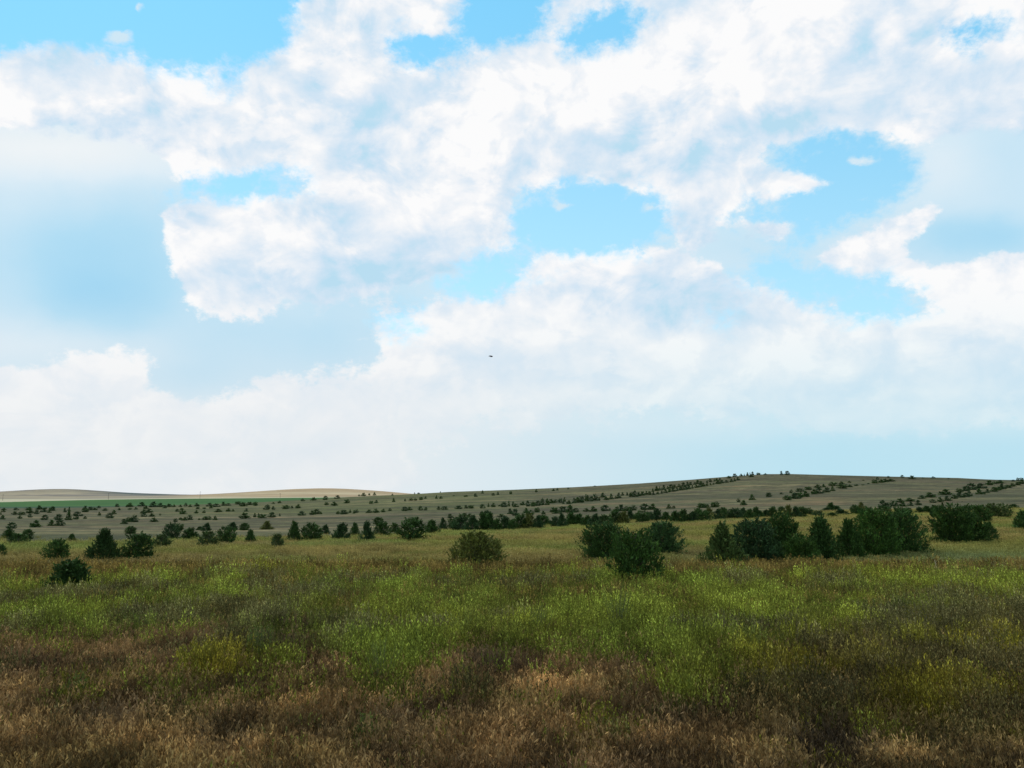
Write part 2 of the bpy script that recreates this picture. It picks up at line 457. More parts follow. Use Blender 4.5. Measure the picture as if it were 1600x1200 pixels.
# where things grow: green weed belt, its ragged lower edge and the patches in it
def green_edge(px):
    return np.interp(px, [-400, 0, 100, 200, 260, 330, 420, 500, 560, 600, 650, 700, 850, 900, 1000, 1100, 1200, 1300, 1400, 1600, 2000],
                     [985, 985, 992, 992, 975, 985, 1000, 1000, 1030, 1050, 1035, 1008, 1012, 1010, 1045, 1085, 1125, 1145, 1165, 1180, 1180])
PATCH = [  # photo x, y, half width, half height, kind (0 green 1 olive-yellow 2 tan 3 dark 4 plain brown), strength
    (600, 1065, 42, 46, 0, .62), (345, 1040, 60, 32, 1, .9), (405, 1015, 30, 34, 0, .8), (1072, 1085, 24, 26, 0, .7), (572, 1155, 26, 30, 0, .8), (300, 1135, 70, 26, 1, .6),
    (215, 975, 70, 18, 0, 1), (1380, 950, 70, 34, 0, .9), (1240, 935, 60, 22, 0, .8), (110, 1080, 30, 30, 1, .35), (935, 1150, 50, 30, 1, .5), (1250, 1080, 60, 40, 1, .7),
    (1450, 1100, 120, 40, 1, .9), (650, 1175, 50, 25, 1, .5), (720, 1090, 40, 20, 1, .3), (1540, 1140, 60, 40, 1, .6),
    (520, 1105, 95, 22, 2, 1), (870, 1068, 62, 16, 2, .9), (760, 1165, 70, 30, 2, .7), (240, 1170, 80, 24, 2, .6), (1100, 1165, 95, 28, 2, .6), (850, 1135, 60, 26, 2, .6), (30, 1180, 60, 24, 2, .5), (440, 1175, 60, 22, 2, .5), (1440, 1185, 90, 18, 2, .4),
    (452, 995, 38, 22, 3, 1), (880, 938, 66, 16, 3, .7), (770, 1030, 46, 22, 3, .9), (960, 985, 50, 16, 3, .4), (1300, 1165, 70, 36, 3, .9), (175, 1120, 66, 26, 3, .7), (590, 1125, 60, 16, 3, .5), (1050, 1125, 50, 20, 3, .6), (1190, 1010, 60, 24, 4, .6), (990, 1040, 60, 24, 4, .6), (690, 950, 40, 12, 3, .4),
    (80, 1010, 110, 24, 4, .8), (1330, 1030, 50, 20, 1, .6), (360, 1170, 50, 20, 3, .5), (1000, 1190, 60, 16, 3, .4), (1560, 1010, 60, 40, 1, .6)]
def patch_w(px, py, X, Y):
    jx = (fbm(X/1.1, Y/1.1, 40) - .5)*70; jy = (fbm(X/1.1, Y/1.1, 41) - .5)*40
    w = np.zeros((5,) + px.shape)
    for x0, y0, a, b, k, s in PATCH:
        d = np.exp(-(((px + jx - x0)/a)**2 + ((py + jy - y0)/b)**2)**1.5)*s
        w[k] = np.maximum(w[k], d)
    return w

# near field -------------------------------------------------------
X, Y = spread(105000, 9.5, 46, 1.35)
px, py = project(X, Y, height(X, Y) + .42)
w = patch_w(px, py, X, Y)
nz = fbm(X/1.6, Y/1.6, 50); nf = fbm(X/.5, Y/.5, 51); nl = fbm(X/6, Y/4, 52)
ge = green_edge(px)
gprob = 1 - sstep(-22, 26, py - ge + (nz - .5)*60)
gprob = gprob*(.85 - .35*sstep(1000, 1200, px)*sstep(960, 1050, py))*sstep(896, 914, py + (nl - .5)*26 - 8*(1 - sstep(150, 260, px)))
gprob = np.maximum(gprob, w[0]*.95); gprob = np.maximum(gprob, w[1]*.6); gprob = gprob*(1 - .9*w[3])*(1 - .75*w[4])
gprob = np.clip(gprob + .05, 0, 1)
u = rng.uniform(size=len(X))
isg = u < gprob*.60
isd = ~isg & (rng.uniform(size=len(X)) < (1 - .55*w[3])*(1 - .45*gprob))
# green forbs
Xg, Yg = X[isg], Y[isg]
yel = np.clip(w[1][isg]*1.1 + sstep(1000, 1350, px[isg])*.60*sstep(950, 1020, py[isg]) + (nl[isg] - .40)*.9, 0, 1)
tg = lerp3(np.tile(np.array([.178, .200, .030]), (isg.sum(), 1)), (.235, .188, .022), yel)
tg = lerp3(tg, (.100, .112, .026), sstep(.55, .75, fbm(Xg/2.2, Yg/2.2, 55))*.8)
tg = lerp3(tg, (.235, .265, .042), sstep(.6, .8, fbm(Xg/1.0, Yg/1.0, 56))*.6)
cl1 = fbm(Xg/.9, Yg/3.2, 57, 3); cl2 = fbm(Xg/.35, Yg/1.2, 58, 2)
tg = lerp3(tg, (.105, .080, .042), sstep(.50, .66, fbm(Xg/3.1, Yg/2.4, 59, 3))*.75)
tg = tg*(1.12*(.80 + .40*sstep(.28, .72, cl1))*(.70 + .6*sstep(.25, .75, cl2))*(1.24 - .48*sstep(950, 1070, py[isg])))[:, None]*(.68 + .64*rng.uniform(size=(len(Xg), 1)))*(1 - .55*w[3][isg])[:, None]
sg = (.50 + .42*rng.uniform(size=len(Xg)) + .22*sstep(.35, .7, cl1))*(1 + .15*sstep(24, 42, Yg))*(1 - .30*sstep(1080, 1180, py[isg]))
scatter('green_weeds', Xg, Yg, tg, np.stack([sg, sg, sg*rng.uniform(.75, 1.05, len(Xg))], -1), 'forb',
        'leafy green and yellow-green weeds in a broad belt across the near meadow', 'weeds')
# dry grass
Xd, Yd = X[isd], Y[isd]
td = np.tile(np.array([.142, .103, .058]), (isd.sum(), 1))
td = lerp3(td, (.098, .070, .046), sstep(.45, .65, nz[isd]))
td = lerp3(td, (.125, .105, .045), sstep(.5, .7, nl[isd])*.6)
td = lerp3(td, (.34, .24, .125), w[2][isd]*.85)
td = lerp3(td, (.26, .20, .095), sstep(.66, .8, nf[isd])*.6)
td = lerp3(td, (.060, .050, .044), w[3][isd]*.9)
td = lerp3(td, (.120, .110, .050), gprob[isd]*.55)
dn = fbm(Xd/.6, Yd/1.3, 66, 3)
td = lerp3(td, (.150, .128, .044), sstep(23, 32, Yd)*.9)
td = td*(1.1*(.45 + 1.1*sstep(.3, .7, dn)))[:, None]*(.55 + .9*rng.uniform(size=(len(Xd), 1)))
sd_ = (.8 + .45*rng.uniform(size=len(Xd)))*(1 + .4*sstep(22, 40, Yd))
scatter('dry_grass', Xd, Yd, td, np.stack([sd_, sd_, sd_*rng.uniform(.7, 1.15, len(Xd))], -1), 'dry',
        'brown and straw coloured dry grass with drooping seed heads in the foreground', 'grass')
# middle and far meadow -------------------------------------------
X, Y = spread(82000, 36, 215, 1.15, .85)
Z = height(X, Y); px, py = project(X, Y, Z + .3)
keep = Y < meadow_edge(px) + rng.normal(0, 5, len(X)) + (fbm(X/9, Y/6, 12) - .5)*22
X, Y, px, py = X[keep], Y[keep], px[keep], py[keep]
n1 = fbm(X/12, Y/7, 60); n2 = fbm(X/3.5, Y/2.5, 61); n3 = fbm(X/26, Y/8, 62)
tm = np.tile(np.array([.185, .166, .040]), (len(X), 1))
tm = lerp3(tm, (.225, .165, .052), sstep(.44, .62, n1)*.85)
tm = lerp3(tm, (.150, .178, .038), sstep(.56, .68, fbm(X/15, Y/9, 64))*.7)
brown = np.clip(1.25*np.exp(-((py-889)/13)**2)*sstep(.30, .5, n3 + .15*sstep(500, 1000, np.abs(px-700)*1.0)) + sstep(.6, .72, n3)*.5, 0, 1)
brown = np.maximum(brown, sstep(1280, 1360, px)*np.exp(-((py-892)/12)**2))
brown = np.maximum(brown, .7*np.exp(-((px-1085)/40)**2 - ((py-866)/14)**2))
tm = lerp3(tm, (.180, .128, .058), brown*.85)
tm = lerp3(tm, (.120, .088, .045), sstep(.58, .72, n2)*brown*.6)
tm = lerp3(tm, (.125, .150, .058), np.exp(-((px-1500)/170)**2 - ((py-868)/10)**2)*.85)
tm = lerp3(tm, (.115, .120, .060), np.exp(-((px-1270)/130)**2 - ((py-882)/8)**2)*.8)
tm = lerp3(tm, (.36, .26, .13), np.exp(-((px-1545)/45)**2 - ((py-902)/4)**2)*.9)
tm = lerp3(tm, (.150, .185, .042), np.exp(-((px-90)/160)**2 - ((py-852)/8)**2)*.7)
tm = tm*(1.5*(.84 + .30*sstep(.3, .7, n2))[:, None])*(.70 + .6*rng.uniform(size=(len(X), 1)))
sm = (.75 + .45*rng.uniform(size=len(X)))*(1 + .8*sstep(60, 170, Y))
scatter('meadow_grass', X, Y, tm, np.stack([sm, sm, np.minimum(sm, 1.3)*rng.uniform(.7, 1.05, len(X))], -1), 'meadow',
        'yellow-green and ochre grass of the middle meadow before the junipers', 'grass')

# ------------------------------------------------------------------ junipers
SHAPES = {'round': ([0, .15, .4, .7, .9, 1], [.72, .95, 1, .80, .48, .12]),
          'cone': ([0, .1, .3, .6, .85, 1], [.72, 1, .86, .52, .24, .04]),
          'spire': ([0, .12, .35, .55, .75, 1], [.75, 1, .90, .52, .20, .04]),
          'wide': ([0, .12, .35, .6, .85, 1], [.92, 1, .84, .60, .34, .12]),
          'column': ([0, .15, .45, .7, .9, 1], [.75, .92, 1, .86, .55, .15]),
          'vase': ([0, .15, .45, .75, .92, 1], [.62, .80, 1, .98, .70, .35])}
def juniper(name, shape, seed, limbs, per, leaf, tone, spiky=.5, skew=0.0, open_=0.0):
    """unit crown: height 1, half width .5; returns crown mesh, trunk mesh"""
    r = np.random.default_rng(seed)
    T, RR_ = SHAPES[shape]
    P, D, S, G = [], [], [], []
    tubes = [tube([(0, 0, -.06), (.01*r.normal(), .01, .3), (.02*r.normal(), 0, .62), (skew*.1, 0, .9)], [.035, .028, .016, .004], 7)]
    ph = r.uniform(0, 2*PI, 6); am = r.uniform(.02, .09, 6)
    for q in range(limbs):
        t1 = 1 - (1 - r.uniform())**.62 if q % 7 else r.uniform(.75, 1)
        t1 = .03 + .95*t1
        a = q*2.39996 + r.normal()*.35
        lob = 1 + sum(am[k]*math.sin((k+1)*a + ph[k] + 3*t1) for k in range(6))
        rr = .5*np.interp(t1, T, RR_)*lob*(1 + r.normal()*.08 + (spiky*.22 if r.uniform() < .18 else 0))
        rr *= 1 + skew*math.cos(a)
        t0 = max(.02, t1 - rr*r.uniform(.35, .9))
        A = np.array([0, 0, t0]); B = np.array([rr*math.cos(a), rr*math.sin(a), t1 + .02*r.normal()])
        if q < 26 and t1 > .12:
            tubes.append(tube([tuple(A), tuple(A*.5 + B*.5 + np.array([0, 0, -.02])), tuple(A*.12 + B*.88)], [.012, .008, .003], 4))
        n = int(per*(.5 + rr*2))
        s = r.uniform(.22 + .3*open_, 1.06, n)
        sag = -.05*np.sin(PI*s)
        c = A + (B - A)*s[:, None]; c[:, 2] += sag
        c += r.normal(size=(n, 3))*(.030 + .020*(1 - s))[:, None]*np.array([1, 1, .8])
        d = norm(B - A) + np.array([0, 0, .55]) + r.normal(size=(n, 3))*.55
        P.append(c); D.append(d); S.append(s); G.append(np.full(n, r.uniform(.6, 1.5)))
    # leafy clumps that fill the hull, denser low down
    for q in range(int(limbs*1.15)):
        t1 = .02 + .93*r.uniform()**1.25; a = r.uniform(0, 2*PI)
        lob = 1 + sum(am[k]*math.sin((k+1)*a + ph[k] + 3*t1) for k in range(6))
        rr = .5*np.interp(t1, T, RR_)*lob*math.sqrt(r.uniform(.10, 1))*(1 + skew*math.cos(a))
        n = int(per*.8); k_ = r.uniform(.035, .065)*(1 + 2.2*leaf)
        c = np.array([rr*math.cos(a), rr*math.sin(a), t1]) + r.normal(size=(n, 3))*k_*np.array([1, 1, .85])
        P.append(c); D.append(np.array([math.cos(a)*.7, math.sin(a)*.7, .8]) + r.normal(size=(n, 3))*.6)
        S.append(np.full(n, .5)); G.append(np.full(n, r.uniform(.5, 1.5)))
    # spiky shoots breaking the outline
    for q in range(int(limbs*.48*spiky)):
        t1 = .25 + .72*r.uniform(); a = r.uniform(0, 2*PI); rr = .5*np.interp(t1, T, RR_)*(1 + skew*math.cos(a))*.9
        d = np.array([math.cos(a)*r.uniform(.3, 1), math.sin(a)*r.uniform(.3, 1), r.uniform(.5, 1.3)]); d /= np.linalg.norm(d)
        ln = r.uniform(.09, .20)*(1 if t1 < .85 else .8); n = int(per*.9); s = r.uniform(size=n)
        c = np.array([rr*math.cos(a), rr*math.sin(a), t1]) + d*(s*ln)[:, None] + r.normal(size=(n, 3))*(.020*(1.15 - s))[:, None]
        P.append(c); D.append(d + r.normal(size=(n, 3))*.35); S.append(np.full(n, .6)); G.append(np.full(n, r.uniform(.8, 1.3)))
    P = np.concatenate(P); D = np.concatenate(D); S = np.concatenate(S); G = np.concatenate(G)
    P[:, 2] = np.maximum(P[:, 2], .012)
    L_ = leaf*r.uniform(.6, 1.4, len(P)); W_ = L_*r.uniform(.28, .5, len(P))
    V, Fq = diamonds(P, D, L_, W_, r)
    base = np.array(tone)
    cv = base[None]*(G*r.uniform(.65, 1.4, len(P)))[:, None]
    cv = cv + (S > .92)[:, None]*base[None]*np.array([.5, .35, .1])*r.uniform(size=(len(P), 1))
    cols = np.repeat(cv, 4, 0)
    tv, tf = join(tubes)
    return mesh_from(name + '_crown', V, Fq, cols, M_JUN), mesh_from(name + '_trunk', tv, tf, None, M_BARK)
DARK, BLUE, OLIVE, LIGHT = (.040, .080, .018), (.036, .070, .023), (.105, .115, .028), (.062, .092, .028)

near = [  # x, base row, width, height (photo pixels), shape, tone, spiky, skew, label
 (108, 924, 78, 47, 'wide', DARK, 1, 0, 'low spreading dark juniper standing alone nearest the left edge of the meadow'),
 (744, 885, 76, 52, 'round', OLIVE, 1, 0, 'solitary olive-brown flat spreading bush in the middle of the meadow'),
 (992, 911, 80, 80, 'column', DARK, .6, 0, 'dark dense juniper, front and largest of the three standing together in mid meadow'),
 (944, 868, 58, 50, 'vase', DARK, .8, -.05, 'broad dark juniper behind and left of the largest mid meadow juniper'),
 (1034, 860, 56, 44, 'round', BLUE, 1, .1, 'feathery juniper behind and right of the largest mid meadow juniper'),
 (1130, 886, 60, 66, 'spire', LIGHT, 1, 0, 'juniper with a thin spire top at the left end of the big right thicket'),
 (1180, 876, 64, 64, 'round', BLUE, .9, 0, 'bushy juniper just right of the spire topped one in the right thicket'),
 (1222, 872, 48, 70, 'column', DARK, .7, 0, 'tall narrow juniper rising mid left in the big right thicket'),
 (1250, 878, 46, 42, 'round', DARK, .8, 0, 'short dark juniper in front of the tall narrow one in the right thicket'),
 (1284, 872, 50, 62, 'cone', DARK, 1.3, 0, 'juniper with a fan of spiky top shoots in the right thicket'),
 (1328, 866, 40, 52, 'cone', DARK, 1.2, 0, 'small pointed juniper between the spiky one and the tall dark pair'),
 (1370, 862, 58, 66, 'column', DARK, .6, 0, 'tallest dark juniper near the right end of the right thicket'),
 (1410, 857, 54, 60, 'round', DARK, .8, .1, 'rounded dark juniper closing the right end of the right thicket'),
 (1490, 843, 52, 54, 'vase', DARK, 1.2, 0, 'ragged tall juniper with leaning top shoots right of the thicket'),
 (1524, 842, 36, 34, 'wide', DARK, .8, .1, 'low juniper touching the ragged tall one on the right'),
 (1543, 838, 28, 22, 'wide', DARK, 1, .2, 'small low juniper at the right foot of the ragged tall one'),
 (1530, 813, 32, 24, 'round', DARK, .9, 0, 'smaller juniper behind the ragged one and left of the leaning bush'),
 (1557, 807, 34, 20, 'vase', LIGHT, 1.1, .2, 'leaning juniper bush with a low flat branch near the right edge'),
 (1600, 824, 34, 26, 'cone', DARK, 1.2, 0, 'dark juniper cut off by the right edge of the photo'),
 (88, 868, 34, 26, 'round', DARK, .7, 0, 'rounded dark juniper above and left of the nearest left bush'),
 (161, 868, 46, 40, 'spire', BLUE, 1.6, 0, 'juniper with wide skirt and spiky bare leader left of centre meadow edge'),
 (215, 867, 44, 34, 'round', DARK, 1, 0, 'broad rounded juniper right of the one with the spiky leader'),
]
mid_txt = """14 838 18 11;28 849 25 14;43 840 14 12;112 844 12 9;204 832 14 9;253 855 23 18;0 869 14 17;267 842 20 22;279 828 12 9;297 841 25 15;323 828 14 10;312 827 10 4;325 853 26 21;354 850 22 24;363 827 17 10;382 827 13 9;391 849 16 19;
417 826 16 11;434 855 16 19;459 845 20 27;486 844 27 24;508 833 16 12;534 843 27 23;554 837 14 18;573 846 23 28;591 818 14 9;598 837 22 19;616 830 11 12;622 835 10 10;645 843 37 31;675 835 22 20;692 828 14 17;
711 827 14 15;720 831 20 18;738 831 20 20;755 830 18 22;766 829 14 22;777 830 14 16;789 829 18 18;800 830 9 15;814 827 17 19;827 827 20 19;841 827 15 17;849 821 14 13;860 820 10 5;869 825 14 14;878 825 12 19;893 822 18 17;905 822 18 15;918 823 16 14;930 823 18 16;945 822 18 14;962 819 14 18;975 819 16 16;985 813 14 12;997 813 12 9;
1004 818 14 16;1015 815 12 12;1027 814 16 15;1041 814 14 11;1055 816 14 14;1068 816 18 16;1083 816 16 13;1091 814 12 16;1102 815 14 14;1108 805 14 9;1122 813 14 14;1130 804 10 9;1138 812 14 13;1150 812 16 14;1161 811 14 14;1172 812 14 13;1182 810 12 14;1188 810 10 10;1197 809 12 10;1208 809 10 14;1221 799 8 6;1232 809 14 16;1244 809 14 14;1253 808 12 13;1262 806 10 10;1278 807 14 7;1292 799 14 5;1299 798 13 10;1308 798 10 6;1300 807 14 5;1314 806 18 9;1336 805 10 13;1346 804 16 8;1346 796 9 9;1360 803 14 8;1382 801 14 8;1410 803 12 8;1419 802 8 7;1437 802 12 8;1448 802 14 9;1460 802 14 10;1471 802 10 10;1515 799 10 7;1584 795 10 6"""
far_txt = """6 797 7 3;25 797 7 3;45 797 7 4;61 796 8 5;71 795 5 2;82 796 6 4;133 795 6 4;154 794 5 3;183 792 6 4;199 792 5 3;5 800 6 3;23 804 8 4;34 804 8 4;46 802 8 6;57 803 6 5;68 800 7 5;77 801 5 6;83 798 6 5;101 800 5 5;108 798 4 5;133 800 8 5;141 797 8 4;148 797 8 3;164 798 7 3;186 797 4 3;178 803 7 5;155 805 5 4;172 809 9 6;1 804 3 3;4 811 7 5;31 810 6 4;47 808 6 4;69 812 8 6;91 812 9 7;107 812 8 11;121 806 11 5;119 811 6 6;133 810 5 3;56 823 14 8;80 821 9 7;93 821 11 7;17 825 11 7;194 818 9 6;
203 792 9 5;221 791 8 5;228 795 7 4;240 792 11 7;251 792 6 5;257 794 6 4;264 792 9 4;272 792 5 3;282 792 5 3;290 791 5 4;297 792 6 3;307 791 7 4;327 791 7 4;338 792 9 4;349 790 6 5;357 790 7 3;372 788 8 4;380 791 10 5;390 789 10 4;203 796 6 2;212 796 5 3;225 802 8 5;233 801 9 5;225 807 7 4;237 807 8 4;250 805 3 2;277 799 6 3;284 797 5 3;286 803 8 5;307 802 6 4;309 795 5 3;319 795 5 2;319 801 5 3;330 794 6 4;341 800 10 4;357 799 7 4;364 799 4 3;385 799 6 4;202 815 8 6;210 815 9 8;240 815 9 5;274 815 6 4;282 812 5 3;289 813 9 4;297 812 7 6;311 812 4 2;323 812 11 5;336 812 6 5;382 810 14 7;398 808 5 5;
399 790 6 5;417 796 8 6;427 796 5 4;447 795 9 5;456 794 4 3;466 794 7 5;437 786 6 3;427 787 5 2;473 783 6 3;490 782 8 4;508 781 6 5;510 789 6 4;522 790 8 5;527 779 7 4;542 786 7 5;561 775 3 2;568 775 7 4;577 774 3 3;585 774 5 4;580 787 6 4;588 786 6 4;404 808 4 5;410 809 10 5;425 808 9 6;437 806 3 3;471 805 9 5;488 804 8 5;494 803 8 6;501 803 5 3;528 803 5 4;537 803 10 5;547 801 4 4;553 802 4 4;557 801 6 4;577 801 8 4;587 801 8 5;599 800 7 4;
613 774 3 2;648 772 2 2;654 772 4 2;688 770 2 2;615 784 5 5;633 783 3 3;642 782 6 3;649 782 5 3;658 781 6 4;665 779 4 3;682 779 4 4;689 779 5 3;709 775 4 1;728 776 6 2;743 776 5 4;754 771 4 4;771 774 5 3;778 773 4 4;798 772 4 4;609 798 5 3;632 798 8 5;640 797 8 4;657 797 6 5;665 797 5 4;685 796 5 4;695 796 9 4;717 795 9 4;728 794 6 4;736 794 8 4;754 794 7 5;763 792 3 5;771 792 6 5;782 791 7 2;788 792 8 6;795 791 4 7;703 809 6 5;724 811 13 8;734 807 8 4;753 805 6 5;760 808 12 8;783 807 12 3;797 803 7 7;
805 805 8 8;822 801 8 6;827 804 11 6;839 800 7 6;849 803 7 4;864 800 9 6;869 802 10 7;880 800 12 7;891 800 12 9;899 800 8 5;916 799 9 4;927 799 11 6;946 798 12 7;964 798 9 5;971 798 10 8;981 798 10 6;990 797 8 6;
802 791 4 6;806 792 8 4;817 789 8 4;825 791 5 7;833 791 7 6;840 790 7 6;847 789 6 8;855 789 7 8;861 786 8 5;868 785 6 4;876 785 7 5;882 784 4 6;880 787 4 3;889 787 8 4;897 786 5 7;904 785 8 8;910 785 5 8;917 783 6 9;924 783 5 6;930 782 8 8;936 782 4 4;942 777 7 6;947 781 8 4;955 780 6 7;962 779 6 3;967 778 6 7;973 774 4 4;980 774 4 4;986 776 5 6;992 776 8 8;998 775 6 5;
838 769 4 4;865 767 4 3;871 766 4 3;888 764 3 2;930 760 4 1;1004 774 8 5;1010 773 5 5;1015 773 5 5;1021 773 5 4;1028 772 6 3;1034 771 4 4;1040 770 7 4;1046 769 4 5;1052 768 6 5;1058 767 4 4;1064 766 7 5;1071 765 6 5;1076 764 6 6;1082 763 3 4;1088 762 7 4;1094 761 5 4;1099 760 6 5;1105 759 4 4;1110 758 4 3;1115 757 4 2;1122 756 8 5;1128 755 6 4;1135 754 6 3;1143 753 6 4;1148 752 4 4;1153 750 6 4;
1020 768 4 4;1026 767 6 6;1031 766 3 5;1037 765 6 6;1043 764 3 4;1048 763 6 5;1054 762 7 4;1061 761 6 4;1068 760 6 5;1074 759 4 5;1079 758 5 4;1085 757 4 3;1090 756 6 5;1095 756 4 4;1105 754 3 3;1110 753 5 4;1116 752 3 3;1120 751 5 3;1125 750 3 3;1139 747 6 3;1148 745 6 4;1158 744 5 3;1163 744 2 3;1168 743 4 4;1172 743 2 4;1176 742 4 4;1185 742 6 3;1196 742 6 2;1174 745 8 3;
1008 796 12 7;1020 796 12 7;1045 794 7 5;1053 794 5 3;1096 793 10 6;1103 793 9 5;1117 792 11 7;1154 784 6 4;1162 789 9 6;1175 781 8 7;1199 776 4 5;
1202 776 6 5;1221 772 5 2;1236 770 5 4;1249 768 10 4;1263 765 9 4;1278 762 9 4;1287 761 6 4;1302 759 11 5;1315 756 8 3;1327 754 6 2;1349 751 4 1;1371 749 4 3;1230 781 10 6;1243 779 12 7;1250 777 8 7;1259 776 10 7;1272 772 8 6;1280 771 10 7;1292 769 8 6;1301 767 6 6;1316 763 12 6;1328 761 9 3;1338 759 6 2;1348 758 5 1;1357 756 4 1;1367 755 7 5;1377 754 8 4;1383 753 8 4;1392 752 12 3;1221 742 5 5;1230 742 6 5;1388 746 4 2;1379 793 9 9;1386 793 9 6;1395 791 8 7;
1401 791 5 4;1406 785 10 5;1411 791 10 5;1421 783 13 4;1423 790 7 5;1435 789 7 6;1440 779 8 4;1453 777 15 6;1458 785 8 4;1469 784 7 6;1480 782 9 6;1478 773 16 7;1491 779 8 5;1500 777 10 7;1510 776 8 5;1515 775 6 6;1499 769 8 5;1508 767 9 6;1519 765 12 8;1533 763 12 6;1546 758 10 6;1555 756 9 3;1563 755 10 4;1530 772 9 7;1537 772 5 3;1543 770 6 5;1553 768 9 6;1560 766 8 5;1566 764 8 7;1575 762 8 4;1582 760 8 4;1590 758 8 4;1597 756 8 5;1410 746 5 3;1425 748 9 4;1442 747 4 1;1458 747 7 2;1482 748 3 1;1583 752 5 2;1591 751 5 4;1597 751 5 4"""
def parse(t): return [tuple(map(float, q.split())) for q in t.replace('\n', '').split(';') if q.strip()]
mid, far = parse(mid_txt), parse(far_txt)

def place(o, px_, py_, w_, h_, lift):
    x, y, z = ground_at(px_, py_, lift)
    m = y/F*(cp*cp)                                # metres per photo pixel at that depth
    o.location = (x, y, z - .02)
    return m*w_, m*h_ + lift
def tree_empty(): 
    e = bpy.data.objects.new('juniper_tree', None); C.objects.link(e); e.empty_display_size = .5; return e
for n, (x, b, w_, h_, shp, tone, spk, skw, lab) in enumerate(near):
    big = w_*h_; tone = tuple(np.array(tone)*(.85, 1.15, 1, .95, 1.25, 1.05, .9)[n % 7]*(1, 1, (1, .9, .8)[n % 3]))
    cr, tk = juniper('juniper', shp, 500+n, 150 if big > 1500 else 90, 34 if big > 1500 else 26, .058 if big > 1500 else .075, tone, spk, skw)
    e = tree_empty()
    W, H = place(e, x, b, w_, h_, .42)
    e.scale = (W, W*.9, H)
    W *= 1.14 if 5 <= n <= 13 else 1.06; e.scale = (W, W*.95, H*1.0)
    add_obj('crown', cr, e); add_obj('trunk', tk, e)
    tag(e, lab, 'juniper' if n != 1 else 'bush', 'junipers standing in the near meadow')

# --- middle distance: shared crowns, each tree its own object with trunk and crown
kinds = [('cone', DARK, 1, 0), ('round', DARK, .8, 0), ('spire', BLUE, 1.1, 0), ('wide', DARK, .8, .1), ('column', BLUE, .7, 0), ('cone', BLUE, .8, -.1), ('vase', DARK, .9, 0), ('round', LIGHT, 1, .1), ('cone', OLIVE, .8, 0)]
MIDM = [juniper('juniper', s, 700+k, 60, 24, .095, t, sp_, sk_) for k, (s, t, sp_, sk_) in enumerate(kinds)]
mid_special = {
 (434, 855): (7, 'sparse grey-green juniper, smallest of the front line left of centre'), (325, 853): (7, 'pale green conical juniper in the front line at left'),
 (14, 838): (3, 'low juniper near the left edge, behind the rounded bush beside it'), (28, 849): (1, 'wide rounded olive juniper at the left edge of the meadow'),
 (43, 840): (1, 'round juniper touching the wide one at the left edge'), (112, 844): (0, 'tiny brown pointed juniper on bare ground above the nearest left bush'),
 (204, 832): (1, 'small round juniper alone on the grey slope left of the stacked pair'), (253, 855): (7, 'small bush between the broad rounded juniper and the taller one behind'),
 (0, 869): (1, 'dark juniper half cut off by the left edge'), (267, 842): (4, 'upright juniper left of a low wide one in the left front line'),
 (297, 841): (3, 'low wide juniper right of the upright one in the left front line'), (354, 850): (6, 'top heavy juniper with narrow foot in the left front line'),
 (391, 849): (0, 'slim pointed juniper between the top heavy one and the sparse grey one'), (459, 845): (0, 'tall conical juniper first right of the sparse grey one'),
 (486, 844): (1, 'broad blocky dark juniper next right of the tall conical one'), (508, 833): (5, 'small pyramid shaped juniper set back between two broad dark ones'),
 (534, 843): (5, 'broad conical dark juniper right of the small set back pyramid'), (554, 837): (0, 'narrow juniper squeezed between the broad conical and the upright one'),
 (573, 846): (2, 'upright green juniper reaching lowest in the front line at centre left'), (598, 837): (1, 'round dark juniper right of the upright lowest reaching one'),
 (645, 843): (1, 'widest bushy juniper in the front line left of centre'), (675, 835): (0, 'two tone pointed juniper right of the widest bushy one'),
 (692, 828): (2, 'small juniper with thin leader just before the dense hedge row'), (591, 818): (1, 'small round juniper above the gap behind the round dark one')}
def add_tree(k, x, b, w_, h_, lift, lab, grp):
    e = tree_empty(); W, H = place(e, x, b, w_, h_, lift)
    k_ = 1.16 if x < 700 else 1.42
    e.scale = (W*k_, W*k_, H*(1.10 if x < 700 else 1.24)); e.rotation_euler = (0, 0, random.uniform(0, 2*PI))
    add_obj('crown', MIDM[k][0], e); add_obj('trunk', MIDM[k][1], e)
    return tag(e, lab, 'juniper', grp)
for n, (x, b, w_, h_) in enumerate(mid):
    k = [0, 1, 5, 4, 1, 0, 2, 3, 6, 1, 5, 8][(n*7) % 12]
    grp, lab = None, None
    if (int(x), int(b)) in mid_special:
        k, lab = mid_special[(int(x), int(b))]; grp = 'junipers in the loose line along the left meadow edge'
    elif x < 700:
        lab, grp = 'small dark juniper on the grey slope just behind the left front line', 'small junipers behind the left front line'
    elif x < 1000:
        lab, grp = 'dark juniper packed in the hedge like row along the meadow edge at centre', 'junipers in the central hedge row'
    elif x < 1275:
        lab, grp = 'dark juniper in the dense hedge row behind the right thicket and mid meadow trio', 'junipers in the right part of the hedge row'
    else:
        lab, grp = 'low dark juniper in the broken row behind the tall right hand junipers', 'junipers in the broken row at right'
    add_tree(k, x, b, w_, h_, .15, lab, grp)
